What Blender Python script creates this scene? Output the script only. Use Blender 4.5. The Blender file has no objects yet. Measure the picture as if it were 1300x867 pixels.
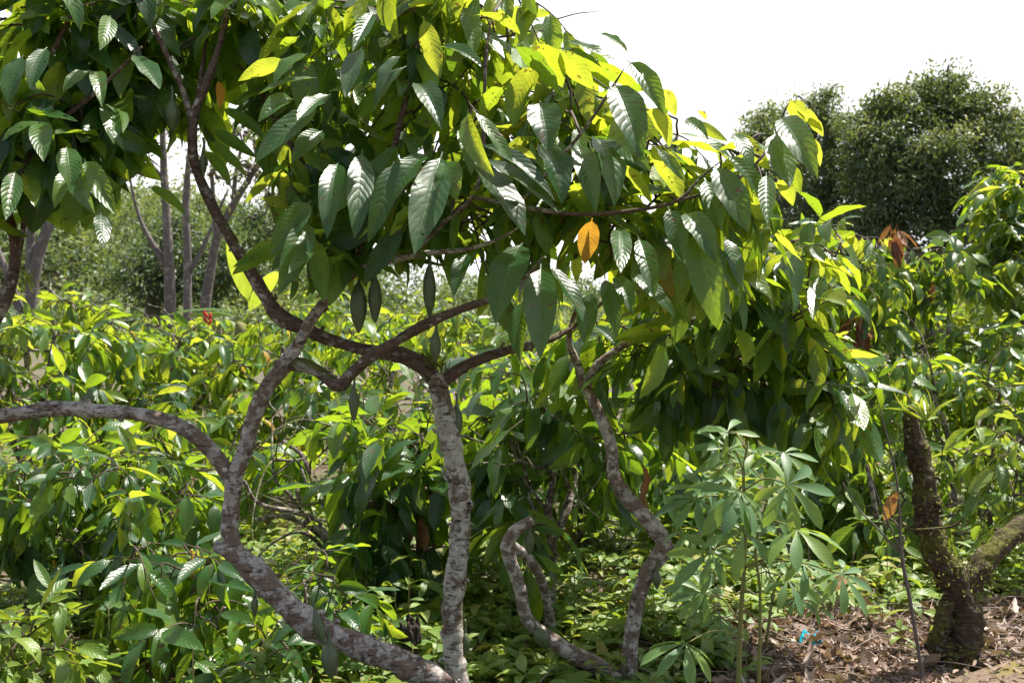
import bpy, math, random
import numpy as np
from mathutils import Vector, noise as mnoise

R = math.radians
rng = np.random.default_rng(11)
random.seed(11)
C = bpy.context.scene
COL = C.collection

# ------------------------------------------------------------------ camera
F = 1264.0                       # focal length in photo pixels (1300 wide)
CAM = np.array([0.0, 0.0, 1.5])
PITCH = R(-1.5)
cp, sp = math.cos(PITCH), math.sin(PITCH)


def P(px, py, d):
    """point of the place seen at photo pixel (px, py), d metres into the scene"""
    x = (px - 650.0) / F * d
    z = (433.5 - py) / F * d
    return np.array([x + CAM[0], d * cp - z * sp + CAM[1], d * sp + z * cp + CAM[2]])


def proj(q):
    """photo pixel and depth of a point"""
    v = np.asarray(q) - CAM
    d = v[1] * cp + v[2] * sp
    h = -v[1] * sp + v[2] * cp
    return 650 + v[0] / d * F, 433.5 - h / d * F, d


cd = bpy.data.cameras.new('camera')
cam = bpy.data.objects.new('camera', cd)
COL.objects.link(cam)
cam.location = CAM
cam.rotation_euler = (R(90) + PITCH, 0, 0)
cd.sensor_width = 36
cd.lens = 36 * F / 1300
cd.clip_start = 0.05
cd.clip_end = 2000
cd.dof.use_dof = True
cd.dof.focus_distance = 3.4
cd.dof.aperture_fstop = 6.3
C.camera = cam

# ------------------------------------------------------------------ world and sun
SUN_EL, SUN_AZ = R(64), R(48)    # azimuth measured from +Y towards +X
w = bpy.data.worlds.new('World')
C.world = w
w.use_nodes = True
nt = w.node_tree
nt.nodes.clear()
out = nt.nodes.new('ShaderNodeOutputWorld')
bg = nt.nodes.new('ShaderNodeBackground')
sky = nt.nodes.new('ShaderNodeTexSky')
sky.sky_type = 'NISHITA'
sky.sun_disc = False
sky.sun_elevation = SUN_EL
sky.sun_rotation = SUN_AZ
sky.dust_density = 2.0
bg.inputs['Strength'].default_value = 0.075
tc = nt.nodes.new('ShaderNodeTexCoord')
mp = nt.nodes.new('ShaderNodeMapping')
mp.inputs['Scale'].default_value = (1.6, 1.6, 7.0)
mp.inputs['Location'].default_value = (0.35, 0.1, 0.4)
ns = nt.nodes.new('ShaderNodeTexNoise')
ns.inputs['Scale'].default_value = 1.3
ns.inputs['Detail'].default_value = 6
rp = nt.nodes.new('ShaderNodeValToRGB')
rp.color_ramp.elements[0].position = 0.33
rp.color_ramp.elements[1].position = 0.43
sx = nt.nodes.new('ShaderNodeSeparateXYZ')
mr = nt.nodes.new('ShaderNodeMapRange')   # cloud cover thinned overhead to hold down the fill light
mr.inputs[1].default_value = 0.30
mr.inputs[2].default_value = 0.85
mr.inputs[3].default_value = 1.0
mr.inputs[4].default_value = 0.55
mul = nt.nodes.new('ShaderNodeMath')
mul.operation = 'MULTIPLY'
mx = nt.nodes.new('ShaderNodeMix')
mx.data_type = 'RGBA'
mx.inputs['B'].default_value = (8.6, 8.65, 8.8, 1)
L = nt.links.new
L(tc.outputs['Generated'], mp.inputs[0])
L(mp.outputs[0], ns.inputs['Vector'])
L(ns.outputs['Fac'], rp.inputs[0])
L(tc.outputs['Generated'], sx.inputs[0])
L(sx.outputs['Z'], mr.inputs[0])
L(rp.outputs[0], mul.inputs[0])
L(mr.outputs[0], mul.inputs[1])
mr2 = nt.nodes.new('ShaderNodeMapRange')  # unseen cloud cover behind the camera cut down to shape the fill light
mr2.inputs[1].default_value = -0.25
mr2.inputs[2].default_value = 0.35
mr2.inputs[3].default_value = 0.3
mr2.inputs[4].default_value = 1.0
mul2 = nt.nodes.new('ShaderNodeMath')
mul2.operation = 'MULTIPLY'
L(sx.outputs['Y'], mr2.inputs[0])
L(mul.outputs[0], mul2.inputs[0])
L(mr2.outputs[0], mul2.inputs[1])
L(mul2.outputs[0], mx.inputs['Factor'])
L(sky.outputs[0], mx.inputs['A'])
L(mx.outputs['Result'], bg.inputs['Color'])
L(bg.outputs[0], out.inputs['Surface'])

sd = bpy.data.lights.new('sun', 'SUN')
sd.energy = 5.0
sd.angle = R(0.53)
sd.color = (1.0, 0.94, 0.84)
sun = bpy.data.objects.new('sun', sd)
COL.objects.link(sun)
SV = Vector((math.sin(SUN_AZ) * math.cos(SUN_EL), math.cos(SUN_AZ) * math.cos(SUN_EL), math.sin(SUN_EL)))
sun.rotation_euler = SV.to_track_quat('Z', 'Y').to_euler()
sun.location = (0, 0, 30)

C.view_settings.view_transform = 'Standard'
C.view_settings.look = 'None'
C.view_settings.gamma = 1
C.view_settings.exposure = 1.2
C.view_settings.use_curve_mapping = False
C.cycles.max_bounces = 7
C.cycles.diffuse_bounces = 3
C.cycles.glossy_bounces = 2
C.cycles.transmission_bounces = 5
C.cycles.transparent_max_bounces = 6
C.cycles.caustics_reflective = False
C.cycles.caustics_refractive = False
C.cycles.use_adaptive_sampling = True
C.cycles.adaptive_threshold = 0.02
C.cycles.use_denoising = True
C.cycles.sample_clamp_indirect = 4


# ------------------------------------------------------------------ materials
def new_mat(name):
    m = bpy.data.materials.new(name)
    m.use_nodes = True
    m.node_tree.nodes.clear()
    return m, m.node_tree


class NB:
    """small node-building helper"""
    def __init__(s, t): s.t = t

    def n(s, kind, **kw):
        o = s.t.nodes.new(kind)
        for k, v in kw.items(): setattr(o, k, v)
        return o

    def put(s, sock, v):
        if hasattr(v, 'is_output') or isinstance(v, bpy.types.NodeSocket): s.t.links.new(v, sock)
        else: sock.default_value = v

    def math(s, op, a, b=0.0, c=None):
        o = s.n('ShaderNodeMath', operation=op)
        s.put(o.inputs[0], a)
        s.put(o.inputs[1], b)
        if c is not None: s.put(o.inputs[2], c)
        return o.outputs[0]

    def mix(s, f, a, b, mode='MIX'):
        o = s.n('ShaderNodeMix', data_type='RGBA', blend_type=mode)
        s.put(o.inputs['Factor'], f)
        s.put(o.inputs['A'], a if not isinstance(a, tuple) else (*a, 1)[:4])
        s.put(o.inputs['B'], b if not isinstance(b, tuple) else (*b, 1)[:4])
        return o.outputs['Result']

    def ramp(s, f, stops):
        o = s.n('ShaderNodeValToRGB')
        e = o.color_ramp.elements
        while len(e) < len(stops): e.new(0.5)
        for k, (p, c) in enumerate(stops):
            e[k].position = p
            e[k].color = (*c, 1)
        s.put(o.inputs[0], f)
        return o.outputs[0]

    def noise(s, vec, scale, detail=3, rough=0.55, w=None):
        o = s.n('ShaderNodeTexNoise')
        o.inputs['Scale'].default_value = scale
        o.inputs['Detail'].default_value = detail
        o.inputs['Roughness'].default_value = rough
        s.put(o.inputs['Vector'], vec)
        return o.outputs['Fac']


def leaf_mat(name, stops, tstops, under=1.5, rough=0.34, trans=0.42, veins=11.0, bump=0.5, spots=0.66, spec=0.5, holes=None):
    """stops / tstops: (tint, colour) of the reflecting and of the light-passing blade"""
    m, t = new_mat(name)
    b = NB(t)
    uv = b.n('ShaderNodeUVMap').outputs[0]
    at = b.n('ShaderNodeAttribute', attribute_name='tint').outputs['Fac']
    sep = b.n('ShaderNodeSeparateXYZ')
    b.put(sep.inputs[0], uv)
    u, v = sep.outputs[0], sep.outputs[1]
    a = b.math('MULTIPLY', b.math('ABSOLUTE', b.math('SUBTRACT', u, 0.5)), 2.0)
    wob = b.noise(b.n('ShaderNodeTexCoord').outputs['Object'], 14.0, 2)
    s_ = b.math('SUBTRACT', b.math('MULTIPLY', b.math('ADD', b.math('POWER', v, 0.88), b.math('MULTIPLY', wob, 0.16)), veins), b.math('MULTIPLY', b.math('POWER', a, 1.3), 2.0))
    fr = b.math('ABSOLUTE', b.math('SUBTRACT', b.math('FRACT', s_), 0.5))          # 0 pillow top, .5 in the vein
    vein = b.math('MULTIPLY', b.math('MAXIMUM', b.math('SUBTRACT', fr, 0.38), 0.0), 8.3)
    rib = b.math('MAXIMUM', b.math('SUBTRACT', 1.0, b.math('MULTIPLY', a, 14.0)), 0.0)
    line = b.math('MINIMUM', b.math('ADD', b.math('MULTIPLY', vein, 0.55), rib), 1.0)
    pos = b.n('ShaderNodeNewGeometry')
    obj = b.n('ShaderNodeTexCoord').outputs['Object']
    mott = b.noise(obj, 26.0, 3)
    spot = b.noise(obj, 38.0, 2, 0.6)
    base = b.ramp(at, stops)
    tcol = b.ramp(at, tstops)
    base = b.mix(b.math('MULTIPLY', b.math('SUBTRACT', mott, 0.35), 0.9), base, (0.50, 0.62, 0.42), 'SOFT_LIGHT')
    base = b.mix(b.math('MULTIPLY', line, 0.30), base, (0.13, 0.20, 0.06))
    tcol = b.mix(b.math('MULTIPLY', line, 0.45), tcol, (0.62, 0.66, 0.10))
    net = b.n('ShaderNodeTexVoronoi', feature='DISTANCE_TO_EDGE')
    net.inputs['Scale'].default_value = 210
    b.put(net.inputs['Vector'], obj)
    fine = b.math('MINIMUM', b.math('MULTIPLY', net.outputs['Distance'], 5.0), 1.0)
    blot = b.noise(obj, 11.0, 4, 0.65)
    tcol = b.mix(1.0, tcol, b.mix(fine, (0.72, 0.74, 0.55), (1.0, 1.0, 1.0)), 'MULTIPLY')
    tcol = b.mix(b.math('MULTIPLY', b.math('MAXIMUM', b.math('SUBTRACT', blot, 0.42), 0.0), 3.2), tcol, b.mix(0.5, tcol, (0.10, 0.20, 0.02)))
    base = b.mix(b.math('MULTIPLY', b.math('MAXIMUM', b.math('SUBTRACT', blot, 0.55), 0.0), 1.8), base, (0.085, 0.12, 0.035))
    dead = b.math('MULTIPLY', b.math('MAXIMUM', b.math('SUBTRACT', spot, spots), 0.0), 14.0)
    dead = b.math('MINIMUM', dead, 0.85)
    base = b.mix(dead, base, (0.13, 0.075, 0.03))
    tcol = b.mix(dead, tcol, (0.16, 0.07, 0.02))
    back = pos.outputs['Backfacing']
    und = b.mix(1.0, base, (under, under * 0.98, under * 0.92), 'MULTIPLY')
    base2 = b.mix(back, base, und)
    h = b.math('SUBTRACT', b.math('SUBTRACT', 1.0, b.math('MULTIPLY', b.math('POWER', b.math('MULTIPLY', fr, 2.0), 2.0), 0.6)), b.math('MULTIPLY', rib, 0.5))
    h = b.math('ADD', h, b.math('MULTIPLY', mott, 0.25))
    bp = b.n('ShaderNodeBump')
    bp.inputs['Strength'].default_value = bump
    bp.inputs['Distance'].default_value = 0.004
    b.put(bp.inputs['Height'], h)
    pr = b.n('ShaderNodeBsdfPrincipled')
    b.put(pr.inputs['Base Color'], base2)
    ro = b.math('ADD', b.math('MULTIPLY', back, 0.25), b.math('ADD', rough - 0.08, b.math('MULTIPLY', mott, 0.16)))
    b.put(pr.inputs['Roughness'], ro)
    pr.inputs['Specular IOR Level'].default_value = spec
    b.put(pr.inputs['Normal'], bp.outputs[0])
    tr = b.n('ShaderNodeBsdfTranslucent')
    b.put(tr.inputs['Color'], tcol)
    b.put(tr.inputs['Normal'], bp.outputs[0])
    ms = b.n('ShaderNodeMixShader')
    ms.inputs[0].default_value = trans
    b.put(ms.inputs[1], pr.outputs[0])
    b.put(ms.inputs[2], tr.outputs[0])
    o = b.n('ShaderNodeOutputMaterial')
    res = ms.outputs[0]
    if holes:                                                # chewed holes
        ms2 = b.n('ShaderNodeMixShader')
        b.put(ms2.inputs[0], b.math('GREATER_THAN', b.noise(obj, 30.0, 2, 0.5), holes))
        b.put(ms2.inputs[1], res)
        b.put(ms2.inputs[2], b.n('ShaderNodeBsdfTransparent').outputs[0])
        res = ms2.outputs[0]
    b.put(o.inputs['Surface'], res)
    return m


# tint runs 0 dark old and shaded blade .. 0.7 young and sunlit blade .. 0.85 yellow .. 1 orange
CACAO = leaf_mat('cacao_leaf',
                 [(0.0, (0.014, 0.054, 0.020)), (0.35, (0.026, 0.094, 0.024)), (0.65, (0.065, 0.155, 0.020)),
                  (0.80, (0.14, 0.20, 0.030)), (0.90, (0.50, 0.30, 0.03)), (1.0, (0.42, 0.15, 0.03))],
                 [(0.0, (0.16, 0.31, 0.014)), (0.35, (0.40, 0.57, 0.020)), (0.65, (0.62, 0.72, 0.035)),
                  (0.80, (0.72, 0.71, 0.07)), (0.90, (0.86, 0.52, 0.05)), (1.0, (0.60, 0.24, 0.03))],
                 rough=0.34, bump=0.26, trans=0.48, spec=0.6, spots=0.64, holes=0.735)
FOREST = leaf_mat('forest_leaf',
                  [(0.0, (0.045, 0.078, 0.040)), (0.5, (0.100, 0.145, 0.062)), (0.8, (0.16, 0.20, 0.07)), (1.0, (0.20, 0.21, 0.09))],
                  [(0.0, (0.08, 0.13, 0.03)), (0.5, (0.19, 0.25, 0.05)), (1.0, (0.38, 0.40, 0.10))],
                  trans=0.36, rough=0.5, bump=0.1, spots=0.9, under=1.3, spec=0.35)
HERB = leaf_mat('herb_leaf',
                [(0.0, (0.055, 0.115, 0.026)), (0.5, (0.12, 0.205, 0.036)), (0.85, (0.21, 0.28, 0.05)), (1.0, (0.25, 0.22, 0.06))],
                [(0.0, (0.26, 0.40, 0.03)), (0.5, (0.46, 0.60, 0.04)), (1.0, (0.70, 0.70, 0.08))],
                trans=0.36, rough=0.42, bump=0.3, spots=0.75, veins=7)
CASSAVA = leaf_mat('cassava_leaf',
                   [(0.0, (0.085, 0.175, 0.085)), (0.6, (0.115, 0.215, 0.080)), (1.0, (0.16, 0.26, 0.05))],
                   [(0.0, (0.30, 0.50, 0.05)), (0.6, (0.46, 0.64, 0.05)), (1.0, (0.58, 0.64, 0.05))],
                   trans=0.38, rough=0.46, bump=0.15, spots=0.8, veins=14, under=1.3)
BANANA = leaf_mat('banana_leaf', [(0.0, (0.05, 0.12, 0.03)), (1.0, (0.09, 0.17, 0.03))],
                  [(0.0, (0.5, 0.66, 0.05)), (1.0, (0.62, 0.72, 0.06))], trans=0.5, rough=0.35, veins=40, bump=0.2, spots=0.9)
DRY = leaf_mat('dry_leaf',
               [(0.0, (0.10, 0.060, 0.045)), (0.35, (0.21, 0.125, 0.10)), (0.7, (0.37, 0.245, 0.20)), (1.0, (0.54, 0.44, 0.39))],
               [(0.0, (0.12, 0.06, 0.03)), (0.5, (0.28, 0.15, 0.07)), (1.0, (0.35, 0.22, 0.12))],
               trans=0.2, rough=0.6, bump=0.5, spots=0.7, under=1.1)
WILT = leaf_mat('wilted_leaf',
                [(0.0, (0.10, 0.035, 0.025)), (0.5, (0.24, 0.085, 0.05)), (1.0, (0.40, 0.19, 0.08))],
                [(0.0, (0.14, 0.04, 0.02)), (0.5, (0.36, 0.11, 0.05)), (1.0, (0.60, 0.28, 0.07))],
                trans=0.4, rough=0.55, bump=0.6, spots=0.68, under=1.1)


def bark_mat(name, dark, mid, lichen, cover, scale=1.0, moss=0.0, rings=0.5, mosscol=(0.10, 0.115, 0.02)):
    m, t = new_mat(name)
    b = NB(t)
    tc = b.n('ShaderNodeTexCoord').outputs['Object']
    mp = b.n('ShaderNodeMapping')
    mp.inputs['Scale'].default_value = (1, 1, 1.25)
    b.put(mp.inputs[0], tc)
    n1 = b.noise(mp.outputs[0], 21 * scale, 8, 0.68)
    n2 = b.noise(tc, 60 * scale, 4, 0.65)
    n3 = b.noise(tc, 230 * scale, 3, 0.6)
    big = b.noise(tc, 4.0 * scale, 3)
    mp2 = b.n('ShaderNodeMapping')
    mp2.inputs['Scale'].default_value = (1, 1, 4.5)
    b.put(mp2.inputs[0], tc)
    crack = b.noise(mp2.outputs[0], 26 * scale, 4, 0.7)
    col = b.mix(b.math('MULTIPLY', n2, 1.0), dark, mid)
    th = b.math('ADD', 0.5 + (0.5 - cover) * 0.42, b.math('MULTIPLY', b.math('SUBTRACT', big, 0.5), -0.45))
    lf = b.math('MULTIPLY', b.math('SUBTRACT', b.math('ADD', n1, b.math('MULTIPLY', b.math('SUBTRACT', n2, 0.5), 0.22)), th), 15.0)
    lf = b.math('MINIMUM', b.math('MAXIMUM', lf, 0.0), 1.0)
    n4 = b.noise(tc, 37 * scale, 6, 0.7)
    wh = b.math('MINIMUM', b.math('MAXIMUM', b.math('MULTIPLY', b.math('SUBTRACT', n4, 0.47), 9.0), 0.0), 1.0)
    lic = b.mix(wh, tuple(c * 0.72 for c in lichen), tuple(min(.66, c * 1.2) for c in lichen))
    lic = b.mix(b.math('MULTIPLY', n3, 0.8), lic, tuple(c * 0.5 for c in lichen))
    col = b.mix(lf, col, lic)
    vor = b.n('ShaderNodeTexVoronoi')                         # round lichen dots
    vor.inputs['Scale'].default_value = 24 * scale
    b.put(vor.inputs['Vector'], b.mix(0.06, tc, b.n('ShaderNodeTexNoise').outputs['Color']))
    dots = b.math('MULTIPLY', b.math('MAXIMUM', b.math('SUBTRACT', 0.20, vor.outputs['Distance']), 0.0), 14.0)
    dots = b.math('MULTIPLY', b.math('MINIMUM', dots, 1.0), b.math('GREATER_THAN', big, 0.47))
    col = b.mix(b.math('MULTIPLY', dots, 0.8), col, tuple(min(1, c * 1.15) for c in lichen))
    ck = b.math('MULTIPLY', b.math('MAXIMUM', b.math('SUBTRACT', 0.42, crack), 0.0), 9.0 * rings)
    ck = b.math('MINIMUM', ck, 0.9)
    col = b.mix(ck, col, tuple(c * 0.45 for c in dark))
    if moss > 0:
        g = b.n('ShaderNodeNewGeometry')
        sz = b.n('ShaderNodeSeparateXYZ')
        b.put(sz.inputs[0], g.outputs['Normal'])
        mf = b.math('ADD', b.math('MULTIPLY', b.math('SUBTRACT', big, 0.62 - moss * 0.3), 7.0), b.math('MULTIPLY', sz.outputs[2], 0.9))
        mf = b.math('MINIMUM', b.math('MAXIMUM', b.math('ADD', mf, b.math('MULTIPLY', b.math('SUBTRACT', n2, 0.5), 3.0)), 0.0), 0.95)
        col = b.mix(mf, col, b.mix(n3, tuple(c * 0.5 for c in mosscol), tuple(c * 1.6 for c in mosscol)))
    h = b.math('ADD', b.math('MULTIPLY', n2, 0.7), b.math('ADD', b.math('MULTIPLY', n3, 0.3), b.math('ADD', b.math('MULTIPLY', lf, 0.15), b.math('MULTIPLY', ck, -0.9))))
    bp = b.n('ShaderNodeBump')
    bp.inputs['Strength'].default_value = 1.0
    bp.inputs['Distance'].default_value = 0.016 if moss > .28 or rings >= 1 else 0.011
    b.put(bp.inputs['Height'], h)
    pr = b.n('ShaderNodeBsdfPrincipled')
    b.put(pr.inputs['Base Color'], col)
    pr.inputs['Roughness'].default_value = 0.85
    pr.inputs['Specular IOR Level'].default_value = 0.25
    b.put(pr.inputs['Normal'], bp.outputs[0])
    o = b.n('ShaderNodeOutputMaterial')
    b.put(o.inputs['Surface'], pr.outputs[0])
    return m


BARK_PALE = bark_mat('pale_bark', (0.075, 0.054, 0.042), (0.28, 0.21, 0.165), (0.60, 0.54, 0.48), 0.72, scale=0.85, rings=1.0)
BARK = bark_mat('brown_bark', (0.085, 0.058, 0.046), (0.28, 0.20, 0.16), (0.55, 0.49, 0.46), 0.60, scale=0.85, rings=0.8)
BARK_LIMB = bark_mat('limb_bark', (0.055, 0.034, 0.030), (0.19, 0.125, 0.105), (0.46, 0.40, 0.38), 0.42, moss=0.15)
BARK_BACK = bark_mat('grove_bark', (0.05, 0.035, 0.028), (0.17, 0.12, 0.095), (0.44, 0.40, 0.35), 0.58, moss=0.15)
BARK_MOSS = bark_mat('mossy_bark', (0.030, 0.020, 0.015), (0.105, 0.070, 0.052), (0.32, 0.30, 0.27), 0.34, moss=0.46, rings=0.9, mosscol=(0.11, 0.105, 0.018))
BARK_GREY = bark_mat('grey_bark', (0.085, 0.072, 0.068), (0.17, 0.145, 0.135), (0.28, 0.25, 0.23), 0.45, scale=0.25, rings=0.25)
BARK_ROT = bark_mat('rotten_wood', (0.02, 0.014, 0.012), (0.07, 0.05, 0.04), (0.16, 0.13, 0.11), 0.25, rings=0.9)


def simple_mat(name, c0, c1, scale, rough=0.7, bump=0.3, spec=0.3):
    m, t = new_mat(name)
    b = NB(t)
    tc = b.n('ShaderNodeTexCoord').outputs['Object']
    n = b.noise(tc, scale, 4, 0.6)
    pr = b.n('ShaderNodeBsdfPrincipled')
    b.put(pr.inputs['Base Color'], b.mix(n, c0, c1))
    pr.inputs['Roughness'].default_value = rough
    pr.inputs['Specular IOR Level'].default_value = spec
    bp = b.n('ShaderNodeBump')
    bp.inputs['Strength'].default_value = bump
    bp.inputs['Distance'].default_value = 0.005
    b.put(bp.inputs['Height'], n)
    b.put(pr.inputs['Normal'], bp.outputs[0])
    o = b.n('ShaderNodeOutputMaterial')
    b.put(o.inputs['Surface'], pr.outputs[0])
    return m


TWIG = simple_mat('twig_wood', (0.035, 0.022, 0.018), (0.12, 0.085, 0.06), 60)
GREENSTEM = simple_mat('green_stem', (0.10, 0.12, 0.03), (0.22, 0.20, 0.07), 50, 0.6)
POD = simple_mat('pod_skin', (0.040, 0.058, 0.026), (0.12, 0.15, 0.07), 45, 0.42, 0.4, 0.5)
POD_Y = simple_mat('ripe_pod_skin', (0.42, 0.20, 0.02), (0.62, 0.36, 0.04), 45, 0.45, 0.3, 0.5)
SOIL_DRYTWIG = simple_mat('dry_twig', (0.12, 0.085, 0.07), (0.34, 0.27, 0.23), 40)
MOSS = simple_mat('moss', (0.06, 0.075, 0.012), (0.24, 0.24, 0.04), 80, 0.9)
RED = simple_mat('red_bract', (0.55, 0.03, 0.03), (0.75, 0.07, 0.04), 20, 0.4)
PLASTIC = simple_mat('blue_plastic', (0.0, 0.30, 0.46), (0.03, 0.52, 0.66), 30, 0.25, 0.2, 0.6)


def ground_mat():
    m, t = new_mat('earth')
    b = NB(t)
    tc = b.n('ShaderNodeTexCoord').outputs['Object']
    n1 = b.noise(tc, 1.3, 5, 0.6)
    n2 = b.noise(tc, 14, 5, 0.65)
    n3 = b.noise(tc, 90, 3, 0.6)
    col = b.ramp(n2, [(0.25, (0.050, 0.033, 0.022)), (0.5, (0.125, 0.085, 0.060)), (0.75, (0.24, 0.175, 0.13))])
    col = b.mix(b.math('MULTIPLY', n3, 0.7), col, (0.08, 0.058, 0.04))
    gf = b.math('MINIMUM', b.math('MAXIMUM', b.math('MULTIPLY', b.math('SUBTRACT', n1, 0.44), 6.0), 0.0), 0.7)
    col = b.mix(gf, col, b.mix(n3, (0.035, 0.055, 0.015), (0.08, 0.105, 0.03)))
    bp = b.n('ShaderNodeBump')
    bp.inputs['Distance'].default_value = 0.03
    b.put(bp.inputs['Height'], b.math('ADD', n2, b.math('MULTIPLY', n3, 0.4)))
    pr = b.n('ShaderNodeBsdfPrincipled')
    b.put(pr.inputs['Base Color'], col)
    pr.inputs['Roughness'].default_value = 0.95
    b.put(pr.inputs['Normal'], bp.outputs[0])
    o = b.n('ShaderNodeOutputMaterial')
    b.put(o.inputs['Surface'], pr.outputs[0])
    return m


def kerb_mat():
    m, t = new_mat('mossy_concrete')
    b = NB(t)
    tc = b.n('ShaderNodeTexCoord').outputs['Object']
    n1 = b.noise(tc, 5, 5, 0.6)
    n2 = b.noise(tc, 40, 5, 0.7)
    n3 = b.noise(tc, 160, 3)
    col = b.mix(n2, (0.09, 0.062, 0.04), (0.28, 0.20, 0.14))
    mf = b.math('MINIMUM', b.math('MAXIMUM', b.math('MULTIPLY', b.math('SUBTRACT', b.math('ADD', n1, b.math('MULTIPLY', n2, 0.3)), 0.58), 7.0), 0.0), 0.85)
    col = b.mix(mf, col, b.mix(n3, (0.10, 0.085, 0.015), (0.28, 0.22, 0.04)))
    bp = b.n('ShaderNodeBump')
    bp.inputs['Distance'].default_value = 0.012
    b.put(bp.inputs['Height'], b.math('ADD', n2, b.math('MULTIPLY', n3, 0.5)))
    pr = b.n('ShaderNodeBsdfPrincipled')
    b.put(pr.inputs['Base Color'], col)
    pr.inputs['Roughness'].default_value = 0.9
    b.put(pr.inputs['Normal'], bp.outputs[0])
    o = b.n('ShaderNodeOutputMaterial')
    b.put(o.inputs['Surface'], pr.outputs[0])
    return m


# ------------------------------------------------------------------ mesh building
class MB:
    """gathers quads (with uv and tint) and links them as one mesh object"""
    def __init__(s):
        s.v, s.f, s.uv, s.t, s.mi, s.n = [], [], [], [], [], 0

    def add(s, v, f, uv=None, tint=None, mi=0):
        v = np.asarray(v, float).reshape(-1, 3)
        f = np.asarray(f, int).reshape(-1, 4)
        s.v.append(v)
        s.f.append(f + s.n)
        s.uv.append(np.zeros((len(v), 2)) if uv is None else uv)
        s.t.append(np.zeros(len(v)) if tint is None else np.broadcast_to(tint, (len(v),)))
        s.mi.append(np.full(len(f), mi))
        s.n += len(v)

    def build(s, name, mats, parent=None, loc=None):
        v = np.concatenate(s.v)
        f = np.concatenate(s.f)
        uv = np.concatenate(s.uv)
        t = np.concatenate(s.t)
        mi = np.concatenate(s.mi)
        off = np.zeros(3)
        if parent is not None:
            q = parent
            while q is not None:
                off = off + np.array(q.location)
                q = q.parent
        if loc is not None: off = np.asarray(loc, float)
        me = bpy.data.meshes.new(name)
        me.vertices.add(len(v))
        me.vertices.foreach_set('co', (v - off).astype(np.float32).ravel())
        me.loops.add(len(f) * 4)
        me.loops.foreach_set('vertex_index', f.astype(np.int32).ravel())
        me.polygons.add(len(f))
        me.polygons.foreach_set('loop_start', (np.arange(len(f)) * 4).astype(np.int32))
        me.polygons.foreach_set('material_index', mi.astype(np.int32))
        me.polygons.foreach_set('use_smooth', np.ones(len(f), bool))
        ul = me.uv_layers.new(name='UVMap')
        ul.data.foreach_set('uv', uv[f.ravel()].astype(np.float32).ravel())
        a = me.attributes.new('tint', 'FLOAT', 'POINT')
        a.data.foreach_set('value', t.astype(np.float32))
        for m in (mats if isinstance(mats, (list, tuple)) else [mats]): me.materials.append(m)
        me.update(calc_edges=True)
        me.validate()
        o = bpy.data.objects.new(name, me)
        COL.objects.link(o)
        if parent is not None: o.parent = parent
        elif loc is not None: o.location = loc
        return o


def thing(name, label, cat, loc, group=None):
    o = bpy.data.objects.new(name, None)
    COL.objects.link(o)
    o.location = loc
    o.empty_display_size = 0.2
    o['label'] = label
    o['category'] = cat
    if group: o['group'] = group
    return o


def tag(o, label=None, cat=None, kind=None, group=None):
    if label: o['label'] = label
    if cat: o['category'] = cat
    if kind: o['kind'] = kind
    if group: o['group'] = group
    return o


def norm(a):
    a = np.asarray(a, float)
    return a / np.maximum(np.linalg.norm(a, axis=-1, keepdims=True), 1e-9)


def spline(pts, step):
    """Catmull-Rom through rows of any width"""
    p = np.asarray(pts, float)
    if len(p) == 2: p = np.array([p[0], (p[0] + p[1]) / 2, p[1]])
    q = np.vstack([2 * p[0] - p[1], p, 2 * p[-1] - p[-2]])
    o = []
    for i in range(1, len(q) - 2):
        n = max(2, int(np.linalg.norm(q[i + 1][:3] - q[i][:3]) / step))
        for k in range(n):
            t = k / n
            o.append(0.5 * ((2 * q[i]) + (-q[i - 1] + q[i + 1]) * t + (2 * q[i - 1] - 5 * q[i] + 4 * q[i + 1] - q[i + 2]) * t * t
                            + (-q[i - 1] + 3 * q[i] - 3 * q[i + 1] + q[i + 2]) * t ** 3))
    o.append(q[-2])
    return np.array(o)


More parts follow.
